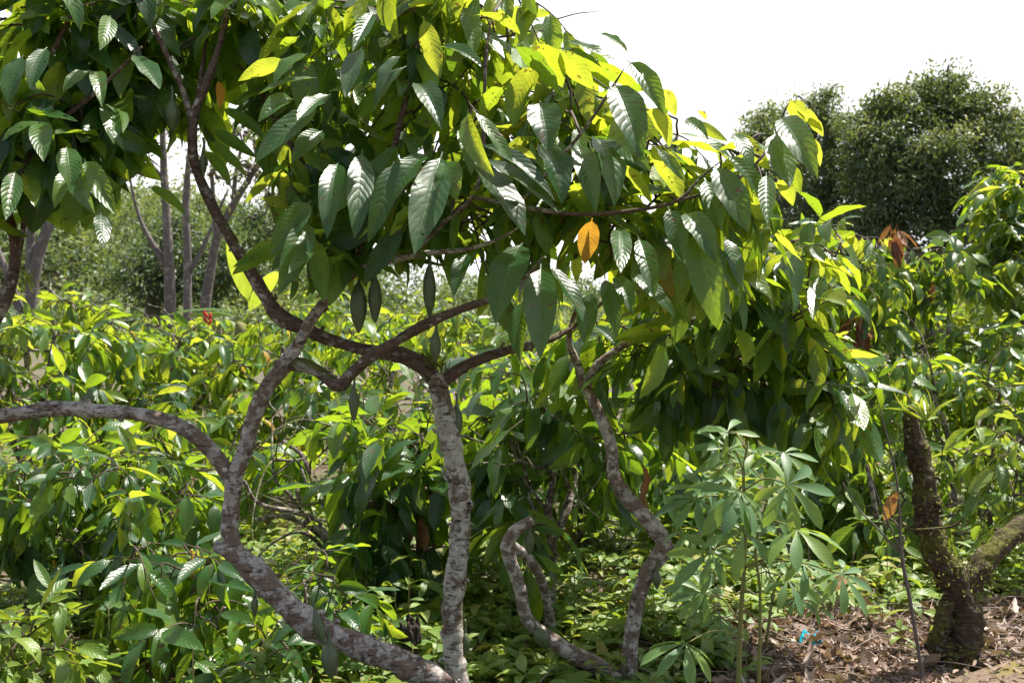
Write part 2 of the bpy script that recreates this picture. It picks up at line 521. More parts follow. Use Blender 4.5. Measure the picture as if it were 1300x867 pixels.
def tube(mb, pts, radii, seg=8, step=0.05, rough=0.0, mi=0, tint=0.0, rfreq=9.0, flare=False):
    """round limb along a smooth line; rough adds lumps and cankers as real relief"""
    c = spline(np.column_stack([np.asarray(pts, float), np.asarray(radii, float)]), step)
    ctr, rad = c[:, :3], np.maximum(c[:, 3], 0.0008)
    n = len(ctr)
    tan = norm(np.gradient(ctr, axis=0))
    u = np.cross(tan[0], [0.31, 0.9, 0.2])
    u /= np.linalg.norm(u)
    ang = np.arange(seg) / seg * 2 * math.pi
    V = np.empty((n, seg, 3))
    for i in range(n):
        u = u - tan[i] * np.dot(u, tan[i])
        u /= np.linalg.norm(u)
        b = np.cross(tan[i], u)
        r = np.full(seg, rad[i])
        ring = ctr[i] + np.outer(np.cos(ang), u) + np.outer(np.sin(ang), b)
        d = np.outer(np.cos(ang), u) + np.outer(np.sin(ang), b)
        if rough > 0:
            for k in range(seg):
                q = ctr[i] + d[k] * rad[i]
                a1 = mnoise.noise(Vector(q * rfreq)) + 0.5 * mnoise.noise(Vector(q * rfreq * 2.7)) + 0.35 * mnoise.noise(Vector(q * rfreq * 7))
                r[k] *= 1 + rough * a1
        V[i] = ctr[i] + d * r[:, None]
    idx = np.arange(n * seg).reshape(n, seg)
    a, b_ = idx[:-1], idx[1:]
    Fq = np.stack([a, np.roll(a, -1, 1), np.roll(b_, -1, 1), b_], -1).reshape(-1, 4)
    V = V.reshape(-1, 3)
    m0 = len(V)
    V = np.vstack([V, ctr[-1] + tan[-1] * rad[-1] * 0.15, ctr[0]])
    caps = []
    for k in range(0, seg, 2):
        caps.append([idx[-1][k], idx[-1][(k + 1) % seg], idx[-1][(k + 2) % seg], m0])
        caps.append([idx[0][(k + 2) % seg], idx[0][(k + 1) % seg], idx[0][k], m0 + 1])
    Fq = np.vstack([Fq, np.array(caps)])
    mb.add(V, Fq, None, tint, mi)
    return ctr


class Leaves:
    """a list of leaf blades turned into quads in one go"""
    def __init__(s): s.rows = []

    def add(s, base, d, n, Ln, W, droop=0.6, fold=0.25, tint=0.3, wav=1.0, pet=0.12):
        s.rows.append((*base, *d, *n, Ln, W, droop, fold, tint, wav, pet))

    def add_many(s, arr): s.rows.extend(map(tuple, arr))

    def emit(s, mb, nv=9, ns=2, mi=0, shape='cacao'):
        if not s.rows: return
        A = np.array(s.rows)
        N = len(A)
        base, d, nr = A[:, :3], norm(A[:, 3:6]), A[:, 6:9]
        nr = nr - d * np.sum(nr * d, 1, keepdims=True)
        bad = np.linalg.norm(nr, axis=1) < 1e-4
        nr[bad] = np.cross(d[bad], [1, 0.2, 0.1])
        nr = norm(nr)
        side = np.cross(d, nr)
        Ln, W, dr, fo, ti, wv, pe = (A[:, k] for k in range(9, 16))
        dr = np.where(np.abs(dr) < 1e-3, 1e-3, dr)
        t = np.linspace(0, 1, nv + 1)
        if shape == 'cacao':
            wd = np.sin(math.pi * t ** 0.82) ** 0.72 * (1 - 0.25 * t ** 6)
            wd = np.where(t > 0.9, wd * 0.75, wd)
        elif shape == 'lance':
            wd = np.sin(math.pi * t ** 0.9) ** 0.9
        elif shape == 'obov':
            wd = np.sin(math.pi * t ** 1.5) ** 0.85
        else:
            wd = np.sin(math.pi * t) ** 0.6
        wd[0] = 0.05
        wd[-1] = 0.015
        tt = np.concatenate([[-1.0], t])                     # the first ring is the leaf stalk's foot
        wd = np.concatenate([[0.05], wd])
        s_ = np.linspace(-1, 1, 2 * ns + 1)
        T = np.where(tt[None, :] < 0, -pe[:, None], tt[None, :])         # N, nt
        bend = dr[:, None] * T
        x = Ln[:, None] * np.sin(bend) / dr[:, None]
        z = -Ln[:, None] * (1 - np.cos(bend)) / dr[:, None]
        x = x + (pe * Ln)[:, None]
        cen = base[:, None] + d[:, None] * x[..., None] + nr[:, None] * z[..., None]
        tl = d[:, None] * np.cos(bend)[..., None] - nr[:, None] * np.sin(bend)[..., None]
        nl = nr[:, None] * np.cos(bend)[..., None] + d[:, None] * np.sin(bend)[..., None]
        hw = W[:, None] / 2 * wd[None, :]
        ph = rng.uniform(0, 6.28, N)
        ps = rng.uniform(0, 6.28, N)
        S = s_[None, None, :]
        lift = fo[:, None, None] * np.abs(S) * hw[..., None]
        ripple = (wv * W * 0.055)[:, None, None] * np.sin(T[..., None] * 17 + ph[:, None, None] + np.sign(S) * ps[:, None, None]) * S ** 2
        twist = 0.5 * np.sin(ps)[:, None, None] * T[..., None] * S * hw[..., None] * 0.6
        V = cen[:, :, None] + side[:, None, None] * (S * hw[..., None])[..., None] * 1.0 \
            + nl[:, :, None] * (lift + ripple * (hw / np.maximum(W[:, None] / 2, 1e-6))[..., None] + twist)[..., None]
        nt_, nsn = len(tt), 2 * ns + 1
        uv = np.empty((N, nt_, nsn, 2))
        uv[..., 0] = (s_ * 0.5 + 0.5)[None, None, :]
        uv[..., 1] = np.maximum(tt, 0)[None, :, None]
        idx = np.arange(nt_ * nsn).reshape(nt_, nsn)
        q = np.stack([idx[:-1, :-1], idx[:-1, 1:], idx[1:, 1:], idx[1:, :-1]], -1).reshape(-1, 4)
        Fq = (q[None] + (np.arange(N) * nt_ * nsn)[:, None, None]).reshape(-1, 4)
        mb.add(V.reshape(-1, 3), Fq, uv.reshape(-1, 2), np.repeat(ti, nt_ * nsn), mi)


UP = np.array([0, 0, 1.0])


def rnd_tint(young=0.25, yellow=0.01):  # young share also paints sunlit foliage paler and shaded foliage darker
    r = rng.random()
    if r < yellow: return rng.uniform(0.84, 0.93)
    if r < yellow + young: return rng.uniform(0.5, 0.78)
    return rng.uniform(0.0, 0.5)


def spray(lv, mb, start, d, length, n, Ln, young=0.2, hang=0.9, mi=1, yellow=0.01, r0=0.004, keep=None):
    """a leafy shoot: leaves in two ranks, hanging, crowded towards the tip"""
    d = norm(d)
    pts = [start]
    p, q = np.array(start, float), d.copy()
    K = 5
    for k in range(K):
        q = norm(q + np.array([0, 0, -0.16]) + rng.normal(0, 0.10, 3))
        p = p + q * length / K
        pts.append(p.copy())
    pts = np.array(pts)
    n0 = len(lv.rows)
    side0 = norm(np.cross(d, UP) + rng.normal(0, 0.15, 3))
    for k in range(n):
        f = (k + 0.6) / n
        f = f ** 0.75
        i = min(int(f * K), K - 1)
        b = pts[i] + (pts[i + 1] - pts[i]) * (f * K - i)
        tw = norm(pts[i + 1] - pts[i])
        sg = 1 if k % 2 else -1
        spread = 0.9 - 0.55 * f
        h = hang * rng.uniform(0.1, 1.35)
        ld = norm(tw * (0.35 + 0.5 * f) + side0 * sg * spread + np.array([0, 0, -h]) + rng.normal(0, 0.38, 3))
        ln = norm(UP * 1.0 + tw * 0.15 + rng.normal(0, 0.5, 3) + d * 0.5 * min(h, 1))
        l_ = Ln * rng.uniform(0.45, 1.2)
        if keep is not None and not keep(b, b + ld * l_ * 1.05): continue
        lv.add(b, ld, ln, l_, l_ * rng.uniform(0.29, 0.42), rng.uniform(-0.15, 1.35), rng.uniform(0.05, 0.55),
               rnd_tint(young, yellow), rng.uniform(0.4, 1.5), rng.uniform(0.06, 0.16))
    if len(lv.rows) - n0 >= 2: tube(mb, pts, np.linspace(r0, 0.0016, K + 1), seg=4, step=length / 5, mi=mi)
    return pts


def grow_crown(lv, mb, skel, blobs, Ln, per=(6, 9), young=0.2, hang=0.9, mi=1, yellow=0.01, shell=0.55, length=None, out=0.8, keep=None):
    """leafy shoots through the volume of the given ellipsoids, each joined by a thin branch to the nearest wood"""
    sk = [np.asarray(x, float) for x in skel]
    jobs = []
    for (c, rad, n, *k) in blobs:
        c, rad = np.asarray(c), np.asarray(rad)
        yg = k[0] if k else young
        for _ in range(n):
            v = norm(rng.normal(0, 1, 3))
            rr = rng.uniform(0, 1) ** (1 / 3)
            rr = max(rr, rng.uniform(shell, 1) * (rng.random() < 0.75))
            q = c + v * rad * rr
            if keep is not None and not keep(q, q): continue
            dd = norm(v * out + rng.normal(0, 0.45, 3) + np.array([0, 0, -0.05]))
            dd[2] = min(dd[2], 0.45)
            jobs.append((q, dd, yg))
    S = np.array(sk)
    ds = [np.min(np.linalg.norm(S - j[0], axis=1)) for j in jobs]
    for k in np.argsort(ds):
        p, d, yg = jobs[k]
        ln = length or Ln * 1.5
        st = p - d * ln * 0.5
        S = np.array(sk)
        dist = np.linalg.norm(S - st, axis=1)
        i = int(np.argmin(dist))
        a, D = S[i], dist[i]
        if D > 0.05:
            m = (a + st) / 2 + rng.normal(0, 0.08, 3) * D + np.array([0, 0, 0.10 * D])
            r1 = min(0.004 + 0.007 * D, 0.012)
            c = tube(mb, [a, m, st], [r1, (r1 + 0.004) / 2, 0.004], seg=5, step=max(D / 6, 0.03), mi=mi)
            for q in c[::max(1, len(c) // 6)]: sk.append(q)
            sk.append(c[-1])
        pts = spray(lv, mb, st, d, ln, int(rng.integers(per[0], per[1] + 1)), Ln, yg, hang, mi, yellow, keep=keep)
        sk.append(pts[2])
    return sk


def pix_blobs(rows):
    """(px, py, rx, ry, depth, half depth, shoots[, young]) -> ellipsoids in the place"""
    o = []
    for (px, py, rx, ry, d, rd, n, *k) in rows:
        o.append((P(px, py, d), np.array([rx * d / F, rd, ry * d / F]), n, *k))
    return o


def pix_line(rows):
    """(px, py, depth, radius in px) -> points and radii"""
    return [P(a, b, d) for a, b, d, r in rows], [r * d / F for a, b, d, r in rows]


def pod(mb, top, length, width, lean=(0, 0)):
    """ridged pod hanging from its stalk"""
    seg, n = 20, 14
    ax = norm(np.array([lean[0], lean[1], -1.0]))
    u = norm(np.cross(ax, [0.2, 1, 0.1]))
    v = np.cross(ax, u)
    ang = np.arange(seg) / seg * 2 * math.pi
    V = []
    for i in range(n + 1):
        t = i / n
        r = width / 2 * (math.sin(math.pi * min(t * 0.93 + 0.05, 1)) ** 0.7) * (1 - 0.25 * t)
        if i == n: r = 0.0015
        rr = r * (1 + 0.09 * np.cos(ang * 10) * math.sin(math.pi * t))
        V.append(top + ax * (0.02 + t * length) + np.outer(np.cos(ang) * rr, u) + np.outer(np.sin(ang) * rr, v))
    V = np.array(V).reshape(-1, 3)
    idx = np.arange((n + 1) * seg).reshape(n + 1, seg)
    a, b = idx[:-1], idx[1:]
    mb.add(V, np.stack([a, np.roll(a, -1, 1), np.roll(b, -1, 1), b], -1).reshape(-1, 4))
    tube(mb, [top - ax * 0.026, top - ax * 0.005 + np.array([.003, 0, 0]), top + ax * 0.03], [0.0055, 0.0045, 0.008], seg=6, step=0.01)


def add_pod(parent, px, py, d, hpx, wpx, lean=(0.0, 0.0), mat=None):
    mb = MB()
    pod(mb, P(px, py, d), hpx * d / F, wpx * 1.05 * d / F, lean)
    return mb.build('pod', mat or POD, parent)


SLIM = 0.77


def limb(parent, name, rows, mat, seg=18, step=0.018, rough=0.16, stubs=0, twist=9.0):
    mb = MB()
    p, r = pix_line(rows)
    r = [q * SLIM for q in r]
    if r[-1] < .012: r[-1] *= .4
    c = tube(mb, p, r, seg=seg, step=step, rough=rough, rfreq=twist)
    sp_ = spline(np.column_stack([np.array(p), np.array(r)]), step)
    for _ in range(stubs):                                   # cut spurs and flower cushions on the bark
        i = rng.integers(3, len(sp_) - 3)
        tn = norm(sp_[i + 1, :3] - sp_[i - 1, :3])
        d = norm(np.cross(tn, rng.normal(0, 1, 3)))
        q, rr = sp_[i, :3], sp_[i, 3]
        l_ = min(rng.uniform(0.1, 0.5) * rr, .018) + 0.004
        w_ = min(rr * rng.uniform(0.10, 0.26), 0.011)
        tube(mb, [q + d * rr * 0.7, q + d * (rr + l_ * 0.6), q + norm(d + rng.normal(0, .3, 3)) * (rr + l_)], [w_ * 1.3, w_, w_ * 0.5], seg=8, step=0.008, rough=0.25, rfreq=60)
    mb.build(name, mat, parent)
    return list(c[::3])


def limb_thin(parent, name, rows, *a, **k):
    return limb(parent, name, [(x, y, d, r * .68) for x, y, d, r in rows], *a, **k)


# hero leaves: (base px, base py, tip px, tip py, width px, depth, kind, tint); kind f = upper face to us, b = lower face to us
def hero(lv, rows, dz=0.20):
    for (bx, by, tx, ty, wpx, d, k, ti) in rows:
        a = P(bx, by, d)
        tip = P(tx, ty, d - (dz if k == 'f' else -.5 * dz if k == 'b' else .1) * rng.uniform(0.35, 1.2))
        v = tip - a
        ln = np.linalg.norm(v)
        view = norm(a - CAM)
        if k == 'f': n = norm(-view * 0.8 + UP * rng.uniform(0.4, 0.9) + rng.normal(0, 0.25, 3))
        elif k == 'g': n = norm(-view * 0.55 + UP * 1.0 + rng.normal(0, 0.12, 3))
        else: n = norm(view * 0.75 + UP * rng.uniform(0.5, 0.9) + rng.normal(0, 0.25, 3))
        dr = rng.uniform(0.2, 0.95)
        # start tilted back so that the bent blade still ends near the tip
        lv.add(a, v / ln + n * dr * 0.45, n, ln * 1.0, wpx * d / F, dr, rng.uniform(0.15, 0.55), ti, rng.uniform(0.6, 1.6), 0.08)


GROVE = 'cacao trees of the grove'

# ================================================================== the setting
def gz(x, y):
    return 0.05 * mnoise.noise(Vector((x * 0.5, y * 0.5, 3.1))) + 0.025 * mnoise.noise(Vector((x * 1.7, y * 1.7, 0.3)))


mb = MB()
xs = np.concatenate([np.linspace(-400, -14, 12), np.linspace(-12, 12, 121), np.linspace(14, 400, 12)])
ys = np.concatenate([np.linspace(-60, -2, 8), np.linspace(-1, 16, 86), np.linspace(18, 700, 24)])
X, Y = np.meshgrid(xs, ys)
Z = np.array([[gz(a, b) if (abs(a) < 13 and -2 < b < 17) else 0.0 for a in xs] for b in ys])
V = np.stack([X, Y, Z], -1).reshape(-1, 3)
idx = np.arange(len(V)).reshape(len(ys), len(xs))
mb.add(V, np.stack([idx[:-1, :-1], idx[:-1, 1:], idx[1:, 1:], idx[1:, :-1]], -1).reshape(-1, 4))
EARTH = ground_mat()
tag(mb.build('ground', EARTH), kind='structure')

# mossy concrete edge of the road in the near right corner
mb = MB()
e = [np.array([1.40, 3.50]), np.array([1.62, 3.78]), np.array([2.10, 4.07]), np.array([2.7, 4.42]), np.array([4.2, 5.25])]
o_ = [q + np.array([1.5, -2.4]) for q in e]
rows = []
for a, b in zip(e, o_):
    nrm = np.array([0.55, -0.83])
    rows.append([(*(a), -0.05), (*(a + nrm * 0.006), 0.085), (*(a + nrm * 0.03), 0.105), (*(a + nrm * 0.4), 0.11), (*(a + nrm * 0.9), 0.112), (*b, 0.112)])
fine = spline(np.array(rows).reshape(len(rows), -1), 0.05).reshape(-1, 6, 3)
for i in range(len(fine)):
    for j in range(6):
        q = fine[i, j]
        fine[i, j] = q + np.array([0.4, -0.5, 0.6]) * (0.03 * mnoise.noise(Vector(q * 7)) + .014 * mnoise.noise(Vector(q * 23))) * (1 if j < 4 else .3)
n = len(fine)
idx = np.arange(n * 6).reshape(n, 6)
mb.add(fine.reshape(-1, 3), np.stack([idx[:-1, :-1], idx[1:, :-1], idx[1:, 1:], idx[:-1, 1:]], -1).reshape(-1, 4))
tag(mb.build('road_edge', kerb_mat()), kind='structure')

# wooded rise far behind on the left
mb = MB()


def hz_(x, y):
    h = 11.5 * math.exp(-((x + 42) / 26) ** 2 - ((y - 105) / 34) ** 2) + 7 * math.exp(-((x - 40) / 40) ** 2 - ((y - 130) / 30) ** 2)
    return h + 1.3 * mnoise.noise(Vector((x * 0.06, y * 0.06, 0))) - 0.8 - max(0, 72 - y) * 0.25


xs = np.linspace(-150, 150, 76)
ys = np.linspace(62, 200, 40)
X, Y = np.meshgrid(xs, ys)
Z = np.array([[hz_(a, b) for a in xs] for b in ys])
idx = np.arange(Z.size).reshape(Z.shape)
mb.add(np.stack([X, Y, Z], -1).reshape(-1, 3), np.stack([idx[:-1, :-1], idx[:-1, 1:], idx[1:, 1:], idx[1:, :-1]], -1).reshape(-1, 4))
tag(mb.build('hill', EARTH), kind='structure')

# the wood on it, one mass of crowns
mb = MB()
lv = Leaves()
for k in range(720):
    y = rng.uniform(66, 128)
    x = rng.uniform(-0.56, -0.14) * y if k < 400 else rng.uniform(-0.2, 0.55) * y
    r = rng.uniform(1.3, 3.2)
    h = rng.uniform(0.0, 2.0) + max(hz_(x, y), -.5)
    if k >= 560:
        y = rng.uniform(42, 66)
        x = rng.uniform(-.56, .56) * y
        r, h = rng.uniform(1.0, 1.7), rng.uniform(-.3, .3)
    if x > -8: h -= 0.8
    tn = rng.uniform(0.2, 0.85)  # leaf tint raised to paint in the paleness of haze
    for q in range(20):
        v = norm(rng.normal(0, 1, 3))
        if v[2] < -0.2: v[2] *= -1
        c = np.array([x, y, h + r * 0.5]) + v * np.array([r, r, r * 0.9]) * rng.uniform(0.75, 1.05)
        for j in range(12):
            d = norm(rng.normal(0, 1, 3) + np.array([0, 0, -0.4]))
            L_ = rng.uniform(0.3, 0.55)
            lv.add(c + rng.normal(0, 0.42, 3), d, norm(rng.normal(0, 0.5, 3) + UP), L_, L_ * 0.5, 0.5, 0.2, np.clip(tn + rng.normal(0, 0.12), 0, 1), 0.3, 0.02)
lv.emit(mb, nv=2, ns=1, shape='lance')
tag(mb.build('far_wood', FOREST), kind='stuff', label='pale green wood covering the rise far behind the grove', cat='wood')


def envelope(low, top, ymin, xmax=1e9):
    """keeps foliage between two outlines of the crown and beyond a least distance"""
    lx, ly = zip(*low)
    tx, ty = zip(*top)

    def keep(a, b):
        for q in (a, b):
            px, py, d = proj(q)
            if d < ymin or px > xmax or py > np.interp(px, lx, ly) or py < np.interp(px, tx, ty): return False
        return True
    return keep


# ================================================================== foreground cacao tree
def ground_at(px, py, d):
    q = P(px, py, d)
    return (q[0], q[1], 0.0)


t1 = thing('cacao_tree', 'large front cacao tree with white blotched upright stem and leaning stem from one foot', 'tree', ground_at(590, 945, 3.58), GROVE)
sk = []
limb(t1, 'trunk', [(590, 962, 3.6, 23), (583, 880, 3.6, 18.5), (574, 810, 3.6, 17), (577, 740, 3.6, 17.5), (584, 680, 3.6, 16.5), (582, 610, 3.6, 17),
                   (568, 545, 3.6, 16), (558, 498, 3.6, 16), (553, 474, 3.6, 13)], BARK_PALE, seg=28, step=0.010, rough=0.24, stubs=26, twist=12)
limb(t1, 'leaning_stem', [(596, 958, 3.62, 27), (562, 872, 3.52, 23), (510, 843, 3.45, 21), (450, 817, 3.4, 20), (408, 800, 3.4, 22), (372, 776, 3.38, 20),
                          (335, 736, 3.38, 19.5), (303, 706, 3.4, 18), (272, 692, 3.38, 10)], BARK, seg=28, step=0.010, rough=0.24, stubs=36, twist=12)
sk += limb(t1, 'limb', [(308, 712, 3.4, 14), (293, 683, 3.4, 15), (294, 640, 3.4, 14), (298, 606, 3.4, 15), (311, 570, 3.4, 13), (322, 530, 3.4, 13), (338, 494, 3.4, 13.5),
                        (362, 462, 3.4, 13.5), (378, 438, 3.4, 10), (396, 405, 3.4, 9), (425, 370, 3.4, 8), (452, 345, 3.4, 7.5), (492, 332, 3.35, 6), (540, 322, 3.3, 5), (596, 316, 3.25, 3.5), (640, 300, 3.2, 2), (670, 280, 3.2, 1)],
           BARK, seg=24, step=0.014, rough=0.2, stubs=22)
limb(t1, 'limb', [(299, 622, 3.4, 12), (279, 585, 3.4, 12.5), (248, 553, 3.38, 12.5), (214, 535, 3.37, 12), (170, 525, 3.36, 11.5), (120, 521, 3.35, 12), (70, 519, 3.33, 12), (20, 525, 3.3, 12),
                  (-60, 536, 3.25, 11), (-170, 528, 3.2, 9), (-260, 470, 3.1, 6)], BARK, seg=22, step=0.015, rough=0.2, stubs=24)
limb(t1, 'limb', [(350, 466, 3.4, 10), (375, 462, 3.4, 12), (402, 470, 3.4, 11), (430, 489, 3.38, 11), (446, 474, 3.36, 10), (470, 454, 3.34, 9.5), (502, 434, 3.32, 9), (545, 409, 3.28, 8.5),
                  (590, 391, 3.22, 7), (626, 378, 3.18, 5), (668, 350, 3.12, 3.5), (690, 325, 3.1, 2.5)], BARK_LIMB, seg=18, step=0.016, rough=0.2, stubs=14)
sk += [P(626, 378, 3.18), P(668, 350, 3.12), P(690, 325, 3.1)]
sk += limb(t1, 'limb', [(557, 492, 3.6, 12), (541, 468, 3.6, 14), (512, 452, 3.58, 13.5), (474, 446, 3.55, 11), (432, 436, 3.5, 10.5), (395, 421, 3.47, 12), (356, 402, 3.45, 13), (335, 373, 3.45, 10.5),
                        (312, 335, 3.42, 10), (290, 298, 3.4, 9), (266, 255, 3.38, 8.5), (247, 205, 3.35, 8), (246, 152, 3.32, 7.5), (262, 105, 3.3, 6.5), (278, 60, 3.3, 5.5), (290, 10, 3.3, 4.5), (300, -50, 3.3, 3)],
           BARK_LIMB, seg=20, step=0.015, rough=0.2, stubs=20)
sk += limb(t1, 'limb', [(556, 490, 3.6, 10), (577, 473, 3.62, 10.5), (602, 459, 3.66, 9.5), (640, 446, 3.72, 8), (690, 434, 3.82, 6), (735, 410, 3.9, 4), (780, 370, 3.8, 3)], BARK_LIMB, seg=16, step=0.018, rough=0.2, stubs=8)
sk += limb(t1, 'branch', [(246, 166, 3.33, 5), (232, 115, 3.3, 5), (208, 62, 3.28, 4.5), (186, 16, 3.25, 3.5), (168, -35, 3.2, 2.5)], BARK_LIMB, seg=10, step=0.03)
sk += limb(t1, 'branch', [(248, 150, 3.33, 4), (257, 85, 3.36, 3.6), (268, 10, 3.4, 2.8), (272, -40, 3.4, 2)], BARK_LIMB, seg=10, step=0.03)
sk += limb(t1, 'branch', [(438, 356, 3.4, 6), (456, 312, 3.4, 6), (470, 282, 3.38, 5.5), (490, 230, 3.35, 5.5), (504, 172, 3.32, 5), (519, 110, 3.3, 4.5), (527, 60, 3.3, 4), (530, -30, 3.3, 2.5)], BARK_LIMB, seg=12, step=0.025)
sk += limb(t1, 'branch', [(428, 366, 3.42, 6), (414, 300, 3.45, 6.5), (398, 238, 3.45, 6.5), (373, 190, 3.45, 6), (346, 140, 3.45, 5), (322, 105, 3.42, 4), (290, 70, 3.4, 2.5)], BARK_LIMB, seg=12, step=0.025, stubs=5)
sk += limb(t1, 'branch', [(520, 326, 3.32, 4), (562, 285, 3.25, 4), (600, 250, 3.2, 4), (612, 200, 3.2, 3.5), (615, 120, 3.18, 3), (618, 60, 3.18, 2.5), (628, 5, 3.2, 2)], BARK_LIMB, seg=9, step=0.03)
sk += limb(t1, 'branch', [(600, 250, 3.2, 3.5), (660, 262, 3.15, 4), (730, 272, 3.15, 3.6), (800, 268, 3.15, 3.3), (860, 255, 3.15, 3), (890, 225, 3.15, 2.4), (915, 205, 3.15, 2)], BARK_LIMB, seg=9, step=0.03)
sk += limb(t1, 'branch', [(655, 262, 3.16, 3), (700, 215, 3.12, 3), (745, 160, 3.1, 2.8), (775, 115, 3.08, 2.4), (792, 88, 3.06, 2)], BARK_LIMB, seg=9, step=0.03)
sk += limb(t1, 'branch', [(860, 256, 3.16, 2.6), (930, 232, 3.14, 2.6), (975, 190, 3.12, 2.4), (992, 150, 3.12, 2), (1003, 128, 3.12, 1.5)], BARK_LIMB, seg=8, step=0.03)

mb = MB()
lv = Leaves()
hero(lv, [
    (779, 105, 812, 197, 44, 3.0, 'f', .18), (796, 77, 841, 142, 30, 3.02, 'f', .3), (752, 173, 783, 249, 40, 2.98, 'f', .3), (731, 180, 756, 252, 30, 3.0, 'f', .22),
    (771, 175, 823, 215, 26, 2.98, 'f', .25), (686, 128, 697, 188, 42, 3.0, 'f', .15), (687, 183, 712, 256, 42, 2.97, 'f', .1), (606, 182, 698, 249, 32, 2.9, 'g', .12),
    (607, 200, 703, 265, 30, 2.92, 'g', .05), (594, 143, 601, 203, 28, 2.88, 'f', .68), (600, 139, 649, 206, 20, 2.88, 'g', .6), (647, 187, 678, 201, 14, 2.9, 'b', .8),
    (650, 56, 708, 119, 34, 3.05, 'b', .2), (681, 52, 712, 107, 36, 3.08, 'b', .62), (708, 62, 750, 110, 32, 3.1, 'b', .7), (716, 51, 783, 82, 22, 3.05, 'g', .3),
    (704, 61, 760, 84, 18, 3.05, 'g', .35), (759, 42, 795, 66, 13, 3.1, 'g', .4), (537, 21, 558, 95, 27, 3.1, 'b', .75), (556, 59, 609, 84, 27, 3.05, 'g', .3),
    (512, 71, 480, 122, 20, 3.0, 'f', .1), (516, 84, 476, 140, 22, 3.0, 'f', .1), (530, 106, 558, 149, 32, 3.0, 'f', .12), (562, 193, 529, 312, 46, 2.9, 'f', .22),
    (545, 194, 496, 259, 34, 2.92, 'g', .28), (565, 204, 579, 249, 32, 2.88, 'f', .5), (822, 136, 849, 185, 28, 3.1, 'b', .74), (838, 112, 857, 145, 20, 3.1, 'b', .78),
    (825, 182, 865, 252, 30, 3.08, 'b', .72), (832, 187, 868, 228, 16, 3.05, 'g', .4), (787, 206, 825, 255, 20, 3.05, 'b', .7), (728, 230, 748, 280, 38, 3.1, 'b', .66),
    (600, 204, 662, 292, 52, 3.0, 'f', .0), (664, 308, 630, 402, 48, 2.95, 'f', .18), (687, 335, 686, 446, 42, 2.92, 'f', .2), (697, 335, 743, 411, 31, 2.92, 'g', .15),
    (664, 378, 661, 454, 28, 3.0, 'f', .22), (752, 277, 743, 331, 28, 3.0, 'b', .97), (767, 351, 782, 424, 24, 3.05, 'f', .3), (781, 350, 803, 394, 22, 3.05, 'f', .25),
    (751, 368, 743, 434, 26, 3.1, 'f', .25), (794, 345, 853, 398, 22, 3.05, 'g', .3), (787, 288, 788, 341, 27, 3.02, 'f', .3), (594, 321, 576, 368, 22, 3.1, 'f', .1),
    (1003, 126, 1020, 162, 23, 3.1, 'b', .75), (990, 149, 1034, 215, 35, 3.02, 'f', .22), (983, 166, 1001, 232, 36, 3.0, 'f', .3), (919, 196, 968, 255, 28, 3.05, 'g', .2),
    (905, 209, 947, 289, 38, 3.0, 'f', .22), (894, 226, 914, 286, 30, 3.03, 'f', .3), (933, 166, 975, 212, 24, 3.12, 'b', .78), (929, 169, 955, 215, 22, 3.05, 'g', .3),
    (1026, 149, 1044, 172, 14, 3.1, 'b', .74), (1026, 172, 1040, 209, 16, 3.1, 'b', .76), (973, 219, 974, 280, 22, 3.05, 'f', .3), (989, 226, 1006, 258, 20, 3.1, 'b', .72),
    (956, 246, 964, 292, 20, 3.1, 'b', .7), (1008, 210, 1016, 244, 16, 3.1, 'b', .65), (1010, 135, 1042, 165, 15, 3.08, 'b', .78), (886, 140, 896, 150, 10, 3.1, 'b', .75),
    (870, 150, 896, 172, 18, 3.06, 'f', .3), (885, 155, 921, 178, 14, 3.08, 'b', .7), (868, 270, 906, 330, 34, 3.0, 'f', .3), (879, 291, 912, 415, 42, 2.95, 'f', .32),
    (886, 295, 938, 371, 27, 2.97, 'g', .3), (848, 262, 866, 328, 28, 3.0, 'f', .2), (380, 46, 348, 82, 20, 3.1, 'b', .5), (367, 79, 308, 98, 22, 3.0, 'b', .72),
    (392, 68, 350, 105, 27, 3.0, 'g', .55), (403, 99, 332, 119, 19, 3.0, 'g', .4), (373, 126, 330, 153, 22, 3.0, 'f', .4), (404, 134, 328, 202, 32, 2.95, 'f', .25),
    (410, 166, 375, 198, 27, 3.0, 'f', .3), (420, 120, 380, 150, 24, 3.0, 'f', .3), (357, 216, 313, 255, 14, 3.1, 'b', .72), (360, 218, 360, 247, 13, 3.1, 'b', .78),
    (370, 230, 398, 257, 13, 3.1, 'b', .7), (267, 162, 324, 199, 16, 3.2, 'b', .3), (263, 177, 309, 219, 17, 3.2, 'b', .45), (257, 189, 291, 232, 17, 3.2, 'b', .4),
    (280, 137, 335, 172, 16, 3.2, 'b', .3), (187, 236, 234, 272, 17, 3.2, 'b', .4), (170, 69, 201, 107, 29, 3.1, 'f', .35), (277, 102, 278, 137, 12, 3.2, 'b', .96),
    (460, 190, 452, 290, 34, 3.0, 'f', .18), (500, 205, 470, 300, 30, 3.0, 'f', .15), (430, 205, 415, 290, 32, 3.0, 'f', .2), (395, 255, 345, 320, 30, 3.0, 'f', .25),
    (390, 280, 355, 370, 34, 3.0, 'f', .25), (410, 310, 370, 340, 24, 2.98, 'f', .4), (400, 300, 410, 380, 26, 3.05, 'b', .4), (370, 300, 300, 345, 26, 3.02, 'b', .5),
    (430, 290, 300, 330, 22, 3.05, 'b', .45), (460, 60, 440, 120, 26, 3.05, 'f', .2), (475, 15, 450, 60, 20, 3.1, 'f', .3), (600, 20, 660, 40, 22, 3.12, 'b', .7),
    (640, 110, 610, 150, 22, 3.05, 'b', .5), (920, 300, 940, 360, 24, 3.0, 'f', .3), (840, 300, 880, 345, 20, 3.02, 'g', .3), (810, 300, 830, 370, 26, 3.02, 'f', .25)])
mbc = mb
